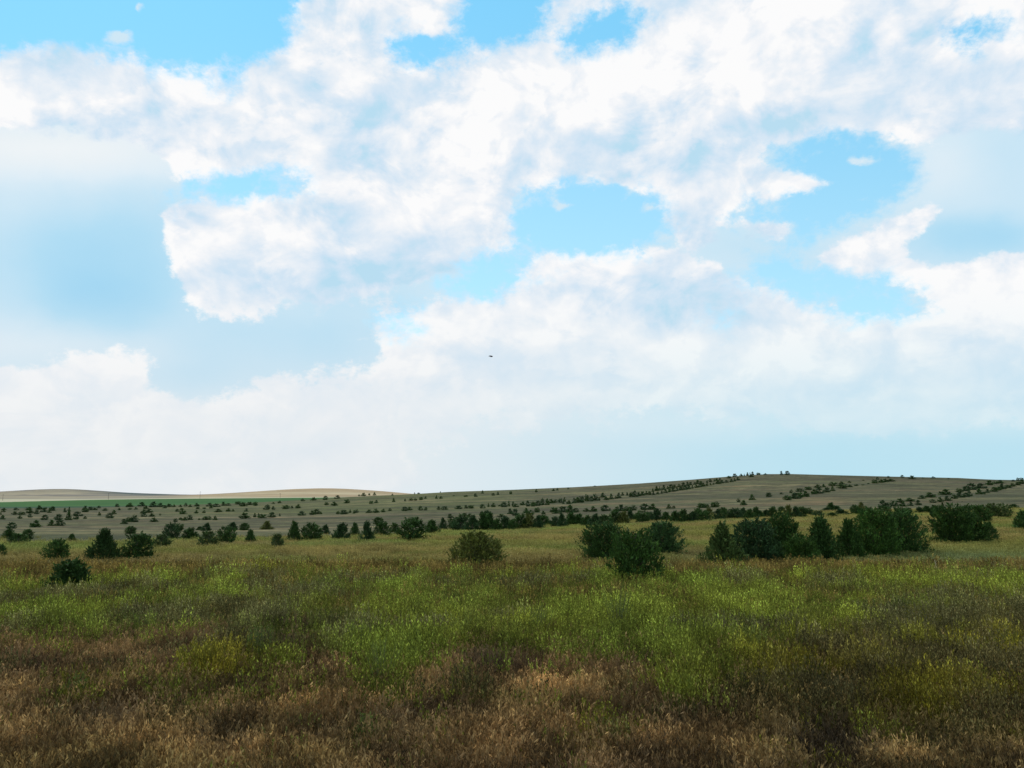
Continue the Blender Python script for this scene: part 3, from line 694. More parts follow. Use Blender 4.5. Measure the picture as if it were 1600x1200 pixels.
# --- far slope: one small mesh per tree, the largest as things, the tiniest ones together
FARM = []
for k, (s, t) in enumerate([('cone', BLUE), ('round', BLUE), ('wide', DARK), ('round', DARK), ('column', BLUE), ('cone', DARK)]):
    FARM.append(juniper('far_juniper', s, 900+k, 26, 15, .16, t, .35)[0])
def far_zone(x, b):
    if x < 200: return ('small dark juniper dotted over the dry flat at the far left', 'junipers dotted over the far left flat')
    if x < 420: return ('small dark juniper on the green-grey flat in front of the crop field', 'junipers on the flat before the crop field')
    if x < 700:
        return ('small juniper in the loose lower row on the slope left of centre', 'junipers in the lower left slope row') if b > 792 else ('tiny juniper scattered high on the slope left of centre', 'junipers scattered high on the left slope')
    if x < 1000:
        if b > 795.5: return ('dark juniper in the short middle row between hedge and long diagonal row', 'junipers in the short middle row')
        return ('dark juniper in the long row that starts climbing the hill at centre', 'junipers at the foot of the long diagonal row') if b > 772.5 else ('tiny juniper near the hill skyline above the long row', 'junipers near the central skyline')
    if x < 1200:
        if b > 778: return ('rounded dark juniper alone on the lower right of centre slope', 'junipers on the lower slope right of centre')
        return ('tiny dark juniper in the double row climbing to the hill crest', 'junipers in the double row to the crest')
    if b < 752 and x < 1500: return ('tiny dark juniper against the hill skyline at right', 'junipers on the right skyline')
    if x < 1400: return ('dark juniper in the paired rows slanting up the right hillside', 'junipers in the paired rows on the right hillside')
    return ('dark juniper in the slanting rows at the far right of the hill', 'junipers in the far right slanting rows')
rest = []
far_sorted = sorted(far, key=lambda q: -q[2]*q[3])
n_individual = 300 - len(mid) - len(near) + 20
for n, (x, b, w_, h_) in enumerate(far_sorted):
    k = random.choice([0, 1, 1, 2, 3, 4, 5]) if w_ < 1.6*h_ else random.choice([2, 2, 3, 1])
    if n < n_individual:
        o = add_obj('juniper_tree', FARM[k])
        W, H = place(o, x, b, w_, h_, .1)
        o.scale = (W*1.3, W*1.3, H*1.2); o.rotation_euler = (0, 0, random.uniform(0, 2*PI))
        lab, grp = far_zone(x, b); tag(o, lab, 'juniper', grp)
    else:
        rest.append((k, x, b, w_, h_))
Vs, Fs, Cs, bse = [], [], [], 0
for k, x, b, w_, h_ in rest:
    me = FARM[k]; n = len(me.vertices); V = np.empty(n*3, np.float32); me.vertices.foreach_get('co', V); V = V.reshape(-1, 3)
    c = np.empty(n*4, np.float32); me.color_attributes['col'].data.foreach_get('color', c)
    X0, Y0, Z0 = ground_at(x, b, .1); m = Y0/F*cp*cp; a = random.uniform(0, 2*PI)
    W, H = m*w_*1.12, m*h_*1.2 + .1
    Q = np.stack([(V[:, 0]*math.cos(a) - V[:, 1]*math.sin(a))*W + X0, (V[:, 0]*math.sin(a) + V[:, 1]*math.cos(a))*W + Y0, V[:, 2]*H + Z0], -1)
    Vs.append(Q); Cs.append(c.reshape(-1, 4)[:, :3]); Fs.append(np.arange(n).reshape(-1, 4) + bse); bse += n
if rest:
    o = add_obj('distant_junipers', mesh_from('distant_junipers', np.concatenate(Vs), np.concatenate(Fs), np.concatenate(Cs), M_JUN))
    tag(o, 'speck sized junipers scattered between the larger ones over the far slope', 'junipers', kind='stuff')

# ------------------------------------------------------------------ distinct leafy weeds in the near field
def leafy_weed(seed, stems, hgt, spread_, leaves, leafL, tone):
    r = np.random.default_rng(seed); tubes = []; P, D, L_, W_, cc = [], [], [], [], []
    for q in range(stems):
        a = r.uniform(0, 2*PI); rr = spread_*math.sqrt(r.uniform(.02, 1)); h = hgt*r.uniform(.65, 1.05)*(1 - .25*rr/spread_)
        A = np.array([rr*.35*math.cos(a), rr*.35*math.sin(a), -.04]); B = np.array([rr*math.cos(a), rr*math.sin(a), h]); M_ = (A+B)/2 + np.array([-.04*math.cos(a), -.04*math.sin(a), .05])
        tubes.append(tube([tuple(A), tuple(M_), tuple(B)], [.007, .005, .002], 4))
        for k in range(leaves):
            t = r.uniform(.22, 1.03); c = (A*(1-t)**2 + 2*M_*t*(1-t) + B*t*t) if t <= 1 else B
            b = r.uniform(0, 2*PI); o_ = np.array([math.cos(b), math.sin(b), 0])*r.uniform(.01, .11)*(1.3 - t)
            P.append(c + o_); D.append(o_*9 + np.array([0, 0, r.uniform(.1, 1.2)])); l = leafL*r.uniform(.6, 1.35); L_.append(l); W_.append(l*r.uniform(.28, .42))
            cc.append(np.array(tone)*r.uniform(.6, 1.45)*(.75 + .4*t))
    V, Fq = diamonds(np.array(P), np.array(D), np.array(L_), np.array(W_), r)
    v, f = join(tubes)
    return mesh_from('weed_foliage', V, Fq, np.repeat(np.array(cc), 4, 0), M_FORB), mesh_from('weed_stems', v, f, None, M_STEM)
G1, G2, G3 = (.135, .170, .028), (.100, .135, .030), (.170, .150, .020)
weeds = [ # x, base row, width, height, tone, label
 (595, 1096, 70, 92, G1, 'bright green leafy weed clump reaching lowest below the green belt left of centre'),
 (562, 1040, 60, 76, G1, 'pale green willowy weed clump above and left of the lowest reaching one'),
 (1072, 1118, 44, 62, G1, 'vivid green bushy weed alone in brown grass right of centre'),
 (570, 1185, 48, 66, G2, 'dark green leafy weed near the bottom edge left of centre'),
 (405, 1052, 54, 74, G2, 'blue-green feathery weed clump at left beside the dark gap'),
 (340, 1075, 70, 66, G3, 'yellow-olive bushy weed in the brown grass at left'),
 (115, 1118, 40, 62, G2, 'dull green slender weed standing in brown grass at far left'),
 (845, 1012, 50, 64, G1, 'upright yellow-tipped green weed clump in the green belt at centre'),
 (965, 1000, 54, 84, G2, 'tall grey-green weed clump with pale tips just right of centre'),
 (1440, 1010, 84, 74, G3, 'broad yellow-green weed dome in the green belt at right'),
 (1225, 1120, 60, 60, G3, 'olive weed clump low in the field at right of centre'),
 (1440, 1140, 80, 66, G3, 'yellow flowering olive weed clump low at the right'),
 (940, 1178, 56, 56, G2, 'ragged green weed at the bottom edge just right of centre'),
 (215, 1006, 74, 60, G1, 'bright green weed dome at the lower edge of the green belt at left')]
for n, (x, b, w_, h_, tone, lab) in enumerate(weeds):
    e = bpy.data.objects.new('leafy_weed', None); C.objects.link(e)
    X0, Y0, Z0 = ground_at(x, b, 0); m = Y0/F; e.location = (X0, Y0, Z0)
    fo, st = leafy_weed(1200+n, 26, m*h_*1.12, m*w_*.42, 34, .052, tone)
    add_obj('foliage', fo, e); add_obj('stems', st, e)
    tag(e, lab, 'weed', 'leafy weeds standing out of the near field')

# tall dead stalks standing above the grass at right
def stalk(x, b, h_, mat, seed, lab, lean):
    X0, Y0, Z0 = ground_at(x, b, 0); m = Y0/F; H = m*h_; r = random.Random(seed)
    pts = [(0, 0, -.1), (lean*.15*H, 0, H*.35), (lean*.5*H, .01, H*.7), (lean*H, 0, H)]
    v, f = tube(pts, [.028, .024, .018, .006], 6)
    e = bpy.data.objects.new('dead_stalk', None); C.objects.link(e); e.location = (X0, Y0, Z0)
    add_obj('stem', mesh_from('stalk_stem', v, f, None, mat), e)
    parts = []
    for k in range(7):
        t = .45 + .5*k/6; a = r.uniform(0, 2*PI); p = Vector((lean*H*t*t, 0, H*t)); q = p + Vector((math.cos(a)*.09, math.sin(a)*.09, .12))*r.uniform(.6, 1.3)
        parts.append(tube([tuple(p), tuple((p+q)/2 + Vector((0, 0, -.01))), tuple(q)], [.010, .008, .004], 4))
    v, f = join(parts); add_obj('branchlets', mesh_from('stalk_branchlets', v, f, None, mat), e)
    tag(e, lab, 'dead stalk', 'dead stalks above the grass at right')
stalk(1467, 912, 36, M_DRY, 1, 'pale bleached dead stalk leaning left above brown grass at right', -.12)
stalk(1375, 900, 18, M_DARKSTALK, 2, 'thin dark dead stalk, left of the dark pair below the right thicket', .02)
stalk(1384, 905, 18, M_DARKSTALK, 3, 'thin dark dead stalk, right of the dark pair below the right thicket', -.03)

# ------------------------------------------------------------------ far power poles
def pole(x, top, y_depth, lab):
    s = float(px_to_s(x, top)); X0, Y0 = s*y_depth, y_depth; Z0 = float(height(X0, Y0))
    H = CAM_H + Y0*float(slope(top)) - Z0
    e = bpy.data.objects.new('utility_pole', None); C.objects.link(e); e.location = (X0, Y0, Z0)
    v, f = tube([(0, 0, -.5), (0, 0, H*.5), (0, 0, H)], [.30, .26, .20], 8); add_obj('pole', mesh_from('pole', v, f, None, M_WOOD), e)
    v, f = tube([(-1.5, 0, H - .9), (0, .0, H - .9), (1.5, 0, H - .9)], [.12, .12, .12], 4); add_obj('crossarm', mesh_from('crossarm', v, f, None, M_WOOD), e)
    for dx in (-1.35, 1.35, .55):
        v, f = tube([(dx, 0, H - .80), (dx, 0, H - .62), (dx, 0, H - .45)], [.06, .10, .05], 6); add_obj('insulator', mesh_from('insulator', v, f, None, M_WOOD), e)
    tag(e, lab, 'utility pole', 'utility poles beyond the crop field')
pole(5, 772.5, 1640, 'wooden utility pole before the left hill, leftmost of the four at the far field edge')
pole(170, 770, 1640, 'wooden utility pole under the right shoulder of the grey left hill')
pole(313, 768, 1660, 'tallest looking utility pole, breaking the skyline in the dip between the hills')
pole(438, 770.5, 1680, 'faint utility pole before the smooth tan hill, rightmost of the four')

# ------------------------------------------------------------------ bird
def bird():
    secs = [(-.17, .002, .02), (-.14, .018, .012), (-.06, .034, .004), (.02, .045, 0), (.09, .036, .004), (.125, .024, .012), (.15, .022, .016), (.168, .012, .012), (.188, .002, .006)]
    V, Fc = [], []; n = 10
    for x, q, z in secs:
        for k in range(n):
            a = 2*PI*k/n; V.append((x, q*math.cos(a), z + q*.9*math.sin(a)))
    for i in range(len(secs)-1):
        for k in range(n): Fc.append((i*n+k, i*n+(k+1) % n, (i+1)*n+(k+1) % n, (i+1)*n+k))
    parts = [(V, Fc)]
    for s in (-1, 1):
        prof = [(0, .02, .08, -.05, .012), (.12, .055, .085, -.055, .010), (.22, .05, .07, -.06, .007), (.33, .02, .03, -.06, .004), (.40, -.03, -.03, -.065, .002)]
        V2, F2 = [], []
        for y, z, xa, xb, th in prof:
            V2 += [(xa, s*y, z), ((xa+xb)/2, s*y, z + th), (xb, s*y, z - .003), ((xa+xb)/2, s*y, z - th*.6)]
        for i in range(len(prof)-1):
            for k in range(4): F2.append((i*4+k, i*4+(k+1) % 4, (i+1)*4+(k+1) % 4, (i+1)*4+k))
        F2.append((16, 17, 18, 19)); parts.append((V2, F2))
    parts.append(([(-.13, .012, .012), (-.13, -.012, .012), (-.25, -.045, .014), (-.255, 0, .012), (-.25, .045, .014), (-.13, 0, .02), (-.13, 0, .004)],
                  [(0, 4, 3, 5), (5, 3, 2, 1), (6, 3, 4, 0), (1, 2, 3, 6)]))
    v, f = join(parts)
    me = mesh_from('bird', v, f, None, M_BIRD, True)
    o = add_obj('bird', me)
    d = 100.; u_, v_ = (767-800)/F, (600-557)/F
    o.location = (u_*d, d*(cp - v_*sp), CAM_H + d*(sp + v_*cp))
    o.rotation_euler = (R(12), R(6), R(25)); o.scale = (1.5, 1.35, 1.9)
    tag(o, 'small dark bird gliding high in front of the clouds above the meadow', 'bird')
bird()

# ------------------------------------------------------------------ sun
SUN_EL, SUN_AZ = R(52), R(-38)          # azimuth from the view direction, negative = left of it
sun = bpy.data.lights.new('sun', 'SUN'); sun.energy = 1.9; sun.angle = R(9); sun.color = (1, .95, .87)
so = bpy.data.objects.new('sun', sun); C.objects.link(so)
sdir = Vector((math.sin(SUN_AZ)*math.cos(SUN_EL), math.cos(SUN_AZ)*math.cos(SUN_EL), math.sin(SUN_EL)))
so.rotation_euler = (-sdir).to_track_quat('-Z', 'Y').to_euler()

# ------------------------------------------------------------------ sky: Nishita sky with procedural cloud cover
NX, NZ = 150, 94
gx = np.linspace(-.82, .82, NX); gz = np.linspace(-.02, .78, NZ)
GXg, GZg = np.meshgrid(gx, gz)
vv = np.tan(np.arctan(GZg) - PITCH); PXg = 800 + F*GXg*(cp - vv*sp); PYg = 600 - F*vv
def in_poly(px, py, poly):
    ins = np.zeros(px.shape, bool); n = len(poly)
    for k in range(n):
        x1, y1 = poly[k]; x2, y2 = poly[(k+1) % n]
        c = (y1 > py) != (y2 > py)
        xx = (x2-x1)*(py-y1)/(y2-y1+1e-12) + x1
        ins ^= c & (px < xx)
    return ins.astype(float)
HOLES = [
 [(-60, -60), (475, -60), (452, 30), (432, 62), (395, 95), (372, 97), (345, 72), (300, 96), (272, 108), (232, 92), (205, 76), (160, 88), (110, 58), (50, 56), (20, 76), (-60, 72)],
 [(738, -60), (868, -60), (842, 40), (812, 62), (770, 64), (716, 82), (693, 92), (690, 118), (664, 126), (625, 100), (606, 80), (616, 42), (642, 30), (650, 58), (700, 60), (728, 34)],
 [(868, 60), (905, 38), (950, 18), (1000, 2), (1030, 6), (1000, 44), (952, 62), (915, 82), (882, 84)],
 [(1445, 62), (1500, 36), (1576, 20), (1592, 42), (1522, 64), (1512, 92), (1490, 94), (1482, 72)],
 [(268, 300), (330, 280), (395, 262), (436, 272), (480, 284), (490, 300), (440, 308), (380, 298), (300, 318), (262, 326)],
 [(776, 312), (830, 304), (905, 294), (992, 290), (1026, 322), (1030, 344), (1054, 352), (1044, 386), (985, 388), (930, 378), (880, 392), (834, 408), (800, 430), (806, 452), (770, 468), (715, 464), (692, 446), (700, 424), (762, 406), (822, 380), (838, 366), (806, 342)],
 [(1180, 240), (1270, 224), (1350, 216), (1412, 222), (1402, 246), (1372, 276), (1390, 300), (1340, 336), (1290, 344), (1262, 372), (1240, 380), (1240, 358), (1190, 342), (1130, 344), (1122, 328), (1200, 312), (1296, 296), (1302, 270), (1244, 264), (1200, 256)],
 [(1262, 420), (1300, 438), (1400, 450), (1474, 480), (1420, 494), (1340, 488), (1270, 470), (1180, 440), (1126, 424), (1180, 410)],
 [(1080, 490), (1130, 486), (1160, 505), (1110, 520)],
 [(345, 96), (372, 97), (352, 150), (322, 150)], [(596, 490), (650, 486), (650, 530), (610, 530)], [(1380, 268), (1440, 240), (1400, 300), (1370, 320)],
]
SOFT = [(140, 420, 115, 95, .9), (620, 502, 24, 26, .75), (1520, 45, 30, 20, .2)]
cov = np.ones_like(PXg)
for s in range(9):                                          # 3x3 supersampled polygons
    ox, oy = (s % 3 - 1)*4, (s//3 - 1)*4
    for poly in HOLES: cov -= in_poly(PXg + ox, PYg + oy, poly)/9
for x0, y0, a, b in ((186, 54, 28, 13), (223, 12, 9, 14), (872, 326, 16, 8), (1345, 256, 26, 9), (1265, 276, 40, 14), (670, 48, 34, 14), (640, 40, 20, 12)):
    cov = np.maximum(cov, np.exp(-(((PXg-x0)/a)**2 + ((PYg-y0)/b)**2)**1.4)*.95)
cov = np.clip(cov, 0, 1)
def blur(a, n):
    for _ in range(n):
        p = np.pad(a, 1, mode='edge'); a = .25*p[1:-1, :-2] + .5*p[1:-1, 1:-1] + .25*p[1:-1, 2:]
        p = np.pad(a, 1, mode='edge'); a = .25*p[:-2, 1:-1] + .5*p[1:-1, 1:-1] + .25*p[2:, 1:-1]
    return a
cov = np.minimum(blur(cov, 12), 1)
for x0, y0, a, b in ((184, 54, 24, 12), (222, 12, 9, 14), (872, 324, 15, 8), (1345, 256, 30, 10), (1250, 286, 70, 16), (1185, 358, 70, 16), (680, 44, 30, 12), (640, 44, 22, 14), (640, 20, 30, 16), (110, 84, 40, 10), (1015, 325, 18, 12)):
    cov = np.maximum(cov, 1.0*np.exp(-(((PXg-x0)/a)**2 + ((PYg-y0)/b)**2)**1.6))
# bright cumulus masses (crisp outlines) in front of the soft veil
CUM = [
 [(-90, 78), (20, 80), (50, 60), (110, 62), (160, 92), (205, 80), (232, 96), (272, 112), (300, 98), (345, 76), (372, 100), (398, 98), (436, 66), (456, 30), (475, -90), (1700, -90), (1700, 215), (1600, 200), (1500, 215), (1430, 240),
  (1412, 216), (1350, 212), (1270, 220), (1175, 236), (1200, 260), (1250, 268), (1306, 270), (1300, 300), (1200, 314), (1122, 328), (1140, 344), (1185, 342), (1244, 362), (1236, 384), (1190, 378), (1150, 360), (1120, 350), (1110, 372), (1080, 392), (1058, 372), (1030, 344), (1026, 322),
  (992, 288), (905, 292), (830, 300), (778, 308), (806, 340), (838, 366), (822, 380), (762, 406), (700, 424), (640, 452), (540, 470), (440, 480), (352, 498), (318, 500), (284, 462), (264, 402), (246, 340), (260, 322), (300, 318), (380, 300), (440, 308), (490, 300), (482, 282), (440, 270), (400, 264), (330, 280), (278, 296), (270, 262), (255, 236), (180, 212), (60, 214), (-90, 196)],
 [(800, 436), (832, 408), (880, 390), (930, 378), (985, 388), (1060, 396), (1120, 412), (1160, 440), (1210, 452), (1270, 474), (1340, 490), (1420, 496), (1478, 480), (1400, 450), (1300, 438), (1266, 414), (1300, 384), (1360, 352), (1450, 322), (1486, 318), (1470, 352), (1430, 374), (1404, 392), (1470, 418), (1530, 412), (1556, 394), (1700, 402), (1700, 662), (1560, 664), (1440, 676), (1300, 682), (1148, 682), (1190, 662), (1240, 652),
  (1100, 640), (900, 660), (700, 680), (600, 650), (560, 600), (610, 560), (565, 520), (600, 480), (640, 492), (662, 470), (715, 464), (770, 468), (806, 452)],
 [(-90, 566), (60, 572), (130, 556), (180, 538), (240, 545), (262, 566), (205, 596), (240, 626), (332, 622), (400, 592), (480, 584), (580, 576), (640, 640), (640, 800), (-90, 800)],
]
cum = np.zeros_like(PXg)
for s in range(9):
    ox, oy = (s % 3 - 1)*7, (s//3 - 1)*6
    a = np.zeros_like(PXg)
    for poly in CUM: a = np.maximum(a, in_poly(PXg + ox, PYg + oy, poly))
    cum += a/9
for x0, y0, a, b in ((1345, 256, 30, 10), (872, 326, 16, 9), (1255, 285, 62, 15), (1185, 356, 60, 13), (1080, 350, 40, 20), (1205, 668, 66, 9), (1290, 660, 60, 8), (1500, 656, 70, 8), (1550, 330, 40, 8)):
    cum = np.maximum(cum, np.exp(-(((PXg-x0)/a)**2 + ((PYg-y0)/b)**2)**1.4))
cum = np.minimum(blur(cum, 2), 1)
def blobs(base, lst, p=1.3):
    m = np.full_like(PXg, base)
    for x0, y0, a, b, s in lst: m += s*np.exp(-(((PXg-x0)/a)**2 + ((PYg-y0)/b)**2)**p)
    return m
cum_soft = blur(cum, 30)                                     # undersides dissolve softly
sw = np.maximum(.65*sstep(470, 580, PYg), 0) + 0*cum
sw = np.clip(sw + blobs(0, [(80, 206, 230, 40, 1), (470, 476, 250, 36, 1), (1560, 215, 150, 40, .8), (850, 665, 300, 50, 1), (1130, 370, 70, 26, .7), (560, 640, 80, 60, 1)]), 0, 1)
cum = cum*(1 - sw) + cum_soft*sw
# veil: 0 clear light blue .. 1 almost white
veil = blobs(.50, [(135, 420, 190, 98, -.34), (170, 468, 120, 36, -.10), (30, 450, 60, 90, .12), (90, 235, 240, 52, .40), (60, 320, 120, 40, .06), (60, 540, 220, 30, .14), (430, 540, 190, 62, -.20), (300, 600, 90, 28, -.14), (560, 455, 120, 26, -.06),
      (632, 503, 28, 25, -.30), (1515, 378, 110, 36, -.30), (1590, 365, 60, 30, -.10), (1480, 260, 60, 50, .10), (1580, 250, 70, 40, -.04), (1200, 400, 90, 30, -.06), (1100, 430, 80, 26, .05)])
veil = veil*(1 - sstep(600, 700, PYg)) + (.74 - .30*sstep(560, 1150, PXg)*sstep(655, 700, PYg) - .04*sstep(300, 900, PXg))*sstep(600, 700, PYg)
veil = blur(np.clip(veil, 0, 1), 1)
# inside the cumulus: 1 sunlit white, lower towards the shaded undersides
shd = blobs(.78, [(90, 206, 200, 26, -.16), (585, 222, 90, 42, -.44), (500, 238, 90, 18, -.15), (690, 180, 60, 60, -.10), (640, 300, 60, 20, -.06), (480, 455, 220, 34, -.44), (600, 420, 110, 28, -.22), (420, 400, 80, 40, -.06), (310, 492, 40, 16, .1),
      (860, 262, 150, 40, -.30), (1010, 220, 140, 60, -.24), (1100, 180, 140, 50, -.16), (1230, 200, 140, 40, -.18), (1390, 180, 170, 46, -.24), (1540, 190, 120, 50, -.26), (1450, 110, 90, 30, -.12), (1130, 120, 80, 30, -.14), (960, 150, 60, 30, -.10),
      (1280, 100, 60, 30, -.06), (1120, 380, 60, 24, -.10), (1040, 460, 120, 44, -.26), (900, 480, 80, 36, -.12), (1130, 500, 90, 30, -.22), (1320, 530, 160, 26, -.10), (1080, 560, 120, 30, -.12), (860, 560, 100, 30, -.12), (720, 560, 60, 30, -.12), (1480, 540, 120, 30, -.08), (1560, 560, 100, 50, -.08), (700, 640, 160, 34, -.14),
      (1000, 640, 220, 30, -.14), (340, 650, 120, 30, -.08), (180, 640, 120, 24, -.05), (560, 620, 60, 20, -.05), (980, 525, 36, 30, .22), (930, 405, 80, 22, .12), (740, 210, 50, 24, .12), (1210, 668, 90, 8, .12), (200, 578, 50, 18, .12)])
shd = blur(np.clip(shd, 0, 1.05), 1)

scn = bpy.context.scene
wd = bpy.data.worlds.new('World'); scn.world = wd; wd.use_nodes = True
nt = wd.node_tree; N, L = nt.nodes, nt.links; N.clear()
def val(v):
    return v if hasattr(v, 'is_linked') or isinstance(v, bpy.types.NodeSocket) else float(v)
def m_(op, a, b=None, c=None, clamp=False):
    n = N.new('ShaderNodeMath'); n.operation = op; n.use_clamp = clamp
    for k, v in enumerate((a, b, c)):
        if v is None: continue
        if isinstance(v, bpy.types.NodeSocket): L.new(v, n.inputs[k])
        else: n.inputs[k].default_value = v
    return n.outputs[0]
def ss(a, b, x):
    n = N.new('ShaderNodeMapRange'); n.interpolation_type = 'SMOOTHSTEP'
    n.inputs[1].default_value = a; n.inputs[2].default_value = b; L.new(x, n.inputs[0]); return n.outputs[0]
def noise(vec, sc, det, rough=.55, dist=0, off=(0, 0, 0), stretch=(1, 1, 1)):
    mp = N.new('ShaderNodeMapping'); mp.inputs['Location'].default_value = off; mp.inputs['Scale'].default_value = stretch
    L.new(vec, mp.inputs['Vector'])
    n = N.new('ShaderNodeTexNoise'); n.inputs['Scale'].default_value = sc; n.inputs['Detail'].default_value = det
    n.inputs['Roughness'].default_value = rough; n.inputs['Distortion'].default_value = dist
    L.new(mp.outputs[0], n.inputs['Vector']); return n
def mixc(f, a, b):
    n = N.new('ShaderNodeMix'); n.data_type = 'RGBA'
    for k, v in ((0, f), (6, a), (7, b)):
        if isinstance(v, bpy.types.NodeSocket): L.new(v, n.inputs[k])
        elif k == 0: n.inputs[0].default_value = v
        else: n.inputs[k].default_value = (*v, 1)
    return n.outputs[2]
tc = N.new('ShaderNodeTexCoord'); dirv = tc.outputs['Generated']
sx = N.new('ShaderNodeSeparateXYZ'); L.new(dirv, sx.inputs[0])
dy = m_('MAXIMUM', sx.outputs[1], .08)
gxs = m_('DIVIDE', sx.outputs[0], dy); gzs = m_('DIVIDE', sx.outputs[2], dy)
# domain warp gives the cloud edges their billows
SV = (1, 1, 1.35)
w1 = noise(dirv, 7, 5, .6, 0, (3, 1, 7), SV); w2 = noise(dirv, 26, 6, .62, 0, (9, 4, 2), SV)
s1 = N.new('ShaderNodeSeparateColor'); L.new(w1.outputs['Color'], s1.inputs[0])
s2 = N.new('ShaderNodeSeparateColor'); L.new(w2.outputs['Color'], s2.inputs[0])
def warp(g, a, b, k1, k2):
    return m_('ADD', m_('MULTIPLY_ADD', m_('SUBTRACT', a, .5), k1, g), m_('MULTIPLY', m_('SUBTRACT', b, .5), k2))
wx = warp(gxs, s1.outputs[0], s2.outputs[0], .030, .034); wz = warp(gzs, s1.outputs[1], s2.outputs[1], .024, .026)
nx = m_('DIVIDE', m_('ADD', wx, .82), 1.64, clamp=True); nzz = m_('DIVIDE', m_('ADD', wz, .02), .80, clamp=True)
def fcurve(x, ys):
    n = N.new('ShaderNodeFloatCurve'); mp = n.mapping; mp.use_clip = False; mp.extend = 'HORIZONTAL'
    c = mp.curves[0]; k = len(ys)
    c.points[0].location = (0, float(ys[0])); c.points[1].location = (1, float(ys[-1]))
    for q in range(1, k-1): c.points.new(q/(k-1), float(ys[q]))
    for p in c.points: p.handle_type = 'VECTOR'
    mp.update(); L.new(x, n.inputs['Value']); return n.outputs[0]
def map2d(M, rank, ax, az):
    """a smooth function of direction written as a sum of products of one-dimensional curves"""
    U, S_, Vt = np.linalg.svd(M, full_matrices=False); tot = None
    for k in range(rank):
        q = math.sqrt(S_[k]); b = fcurve(az, U[:, k]*q); a = fcurve(ax, Vt[k]*q)
        tot = m_('MULTIPLY', a, b) if tot is None else m_('MULTIPLY_ADD', a, b, tot)
    return tot
covn = map2d(cov, 16, nx, nzz); cumn = map2d(cum, 26, nx, nzz); shdn = map2d(shd, 12, nx, nzz)
# the veil is smooth: read it with hardly any warp
ux = m_('DIVIDE', m_('ADD', m_('MULTIPLY_ADD', m_('SUBTRACT', s1.outputs[0], .5), .06, gxs), .82), 1.64, clamp=True)
uz = m_('DIVIDE', m_('ADD', m_('MULTIPLY_ADD', m_('SUBTRACT', s1.outputs[1], .5), .05, gzs), .02), .80, clamp=True)
veiln = map2d(veil, 9, ux, uz)
n_edge = noise(dirv, 16, 9, .60, .15, (1, 5, 2), SV).outputs['Fac']
n_fine = noise(dirv, 60, 6, .65, .1, (2, 8, 2), SV).outputs['Fac']
n_back = noise(dirv, 3.2, 6, .55, .2, (8, 2, 5), SV).outputs['Fac']
nsum = m_('MULTIPLY_ADD', m_('SUBTRACT', n_edge, .5), 1.9, m_('MULTIPLY', m_('SUBTRACT', n_fine, .5), 1.3))
def frayed(c, lo, hi, amp):
    """edges fray, the inside stays whole"""
    k = m_('MULTIPLY', c, 1, clamp=True)
    band = m_('MULTIPLY_ADD', m_('MULTIPLY', k, m_('SUBTRACT', 1, k)), amp, .16)
    return ss(lo, hi, m_('MULTIPLY_ADD', nsum, band, c))
cf = frayed(covn, .40, .88, 1.8)
mf = frayed(cumn, .38, .70, 2.0)
cb = ss(.36, .60, n_back)
# outside the part of the sky the photograph shows: ordinary broken cloud
infr = m_('MULTIPLY', ss(.12, .35, sx.outputs[1]), m_('SUBTRACT', 1, ss(.80, 1.05, m_('ABSOLUTE', gxs))))
infr = m_('MULTIPLY', infr, m_('SUBTRACT', 1, ss(.76, .95, gzs)))
def mixf(f, a, b):
    n = N.new('ShaderNodeMix'); n.data_type = 'FLOAT'
    for k, v in ((0, f), (2, a), (3, b)):
        if isinstance(v, bpy.types.NodeSocket): L.new(v, n.inputs[k])
        else: n.inputs[k].default_value = v
    return n.outputs[0]
cover = mixf(infr, cb, cf); cumm = mixf(infr, ss(.42, .56, n_back), mf)
# relief: difference of the same billow field a little towards the sun
na = noise(dirv, 13, 7, .56, .3, (1, 5, 2), SV).outputs['Fac']
nb = noise(dirv, 13, 7, .56, .3, (1 - .018, 5, 2 + .026), SV).outputs['Fac']
nc = noise(dirv, 5, 4, .5, .2, (4, 4, 1), SV).outputs['Fac']
nd = noise(dirv, 5, 4, .5, .2, (4 - .04, 4, 1 + .06), SV).outputs['Fac']
elev = ss(.05, .40, gzs)
rel = m_('MULTIPLY_ADD', m_('SUBTRACT', nc, nd), m_('MULTIPLY_ADD', elev, 1.1, .7), m_('MULTIPLY', m_('SUBTRACT', na, nb), m_('MULTIPLY_ADD', elev, 1.4, .8)))
shade = m_('ADD', mixf(infr, .8, shdn), rel)
# nearer billows overlap the ones behind with a fairly crisp lit edge
npf = noise(dirv, 8, 9, .60, .5, (6, 2, 9), SV).outputs['Fac']
shade = m_('MULTIPLY_ADD', m_('SUBTRACT', ss(.46, .55, m_('MULTIPLY_ADD', m_('SUBTRACT', na, .5), .25, npf)), .5), m_('MULTIPLY_ADD', elev, .10, .14), shade)
shade = m_('MULTIPLY_ADD', m_('SUBTRACT', nc, .5), m_('MULTIPLY_ADD', elev, .14, .12), shade)
shade = m_('MULTIPLY_ADD', m_('SUBTRACT', n_edge, .5), m_('MULTIPLY_ADD', elev, .14, .10), shade, clamp=True)
vsh = m_('MULTIPLY_ADD', m_('SUBTRACT', nc, .5), .22, m_('MULTIPLY_ADD', m_('SUBTRACT', na, .5), .10, mixf(infr, .5, veiln)), clamp=True)
CK = 9.7
def ramp(x, stops):
    cr = N.new('ShaderNodeValToRGB'); L.new(x, cr.inputs[0]); e = cr.color_ramp.elements
    e[0].position, e[0].color = stops[0][0], (*stops[0][1], 1); e[1].position, e[1].color = stops[-1][0], (*stops[-1][1], 1)
    for p, c in stops[1:-1]: q = e.new(p); q.color = (*c, 1)
    return cr.outputs[0]
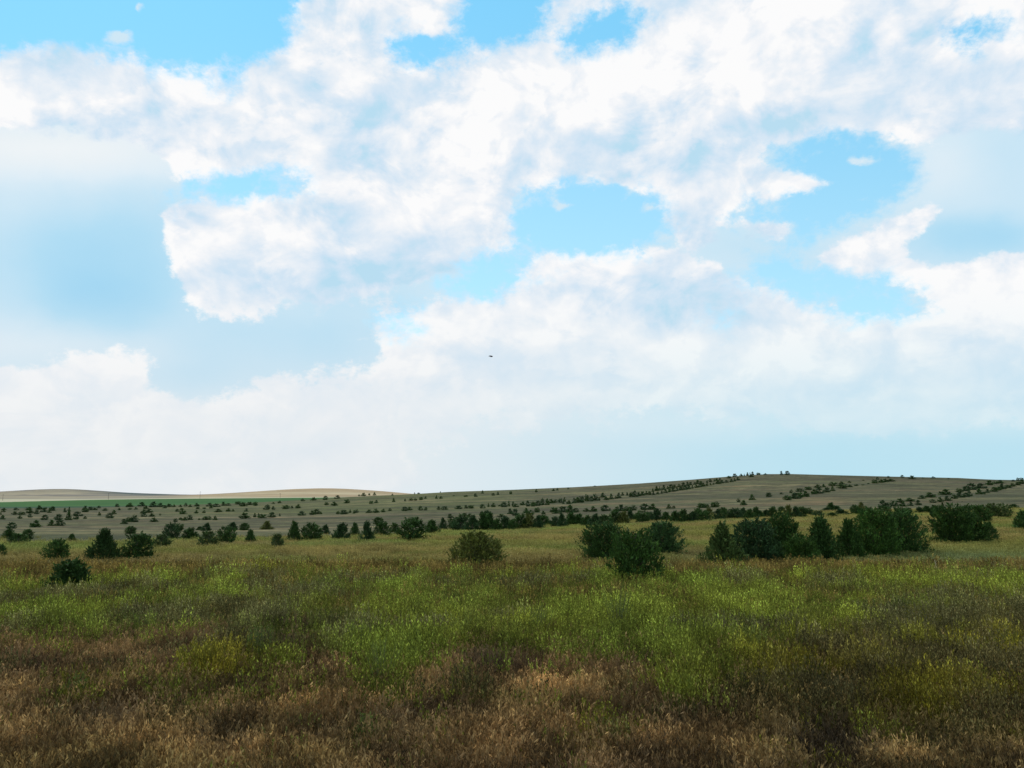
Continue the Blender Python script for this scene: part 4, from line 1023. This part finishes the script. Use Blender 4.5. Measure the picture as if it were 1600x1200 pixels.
cumc = ramp(shade, [(0, (.50, .75, .91)), (.3, (.65, .80, .935)), (.55, (.77, .86, .95)), (.72, (.86, .91, .965)), (.86, (.93, .95, .98)), (1, (1.0, 1.0, 1.005))])
veic = ramp(vsh, [(0, (.36, .69, .92)), (.25, (.46, .75, .935)), (.45, (.60, .81, .945)), (.65, (.76, .88, .96)), (.85, (.86, .92, .955)), (1, (.95, .97, .98))])
allc = mixc(cumm, veic, cumc)
# air close to the horizon greys the clouds a little
ccol = mixc(m_('MULTIPLY', m_('SUBTRACT', 1, ss(.0, .30, gzs)), .66), allc, mixc(ss(-.25, .45, gxs), (.80, .84, .86), (.50, .785, .88)))
cs = N.new('ShaderNodeVectorMath'); cs.operation = 'SCALE'; L.new(ccol, cs.inputs[0]); cs.inputs['Scale'].default_value = CK
sky = N.new('ShaderNodeTexSky'); sky.sky_type = 'NISHITA'; sky.sun_disc = False
sky.sun_elevation = SUN_EL; sky.sun_rotation = SUN_AZ; sky.air_density = 1; sky.dust_density = .6; sky.ozone_density = 1.2; sky.altitude = 900
skm = N.new('ShaderNodeMix'); skm.data_type = 'RGBA'; skm.blend_type = 'MULTIPLY'; skm.inputs[0].default_value = 1
L.new(sky.outputs[0], skm.inputs[6]); skm.inputs[7].default_value = (1.5, 2.2, 2.1, 1)
blu = mixc(ss(.15, .70, gzs), (5.0, 8.1, 9.4), (2.1, 6.6, 9.7))
skb = mixc(.72, skm.outputs[2], blu)
fin = mixc(cover, skb, cs.outputs[0])
bg = N.new('ShaderNodeBackground'); bg.inputs['Strength'].default_value = .1; L.new(fin, bg.inputs[0])
wo = N.new('ShaderNodeOutputWorld'); L.new(bg.outputs[0], wo.inputs[0])
wd.cycles.sampling_method = 'MANUAL'; wd.cycles.sample_map_resolution = 512

# ------------------------------------------------------------------ render settings
scn.view_settings.view_transform = 'Standard'; scn.view_settings.look = 'None'
scn.view_settings.exposure = 0; scn.view_settings.gamma = 1
scn.render.engine = 'CYCLES'
scn.cycles.use_denoising = True
scn.cycles.max_bounces = 6; scn.cycles.diffuse_bounces = 3; scn.cycles.transmission_bounces = 3; scn.cycles.glossy_bounces = 2
scn.cycles.use_adaptive_sampling = True; scn.cycles.adaptive_threshold = .01
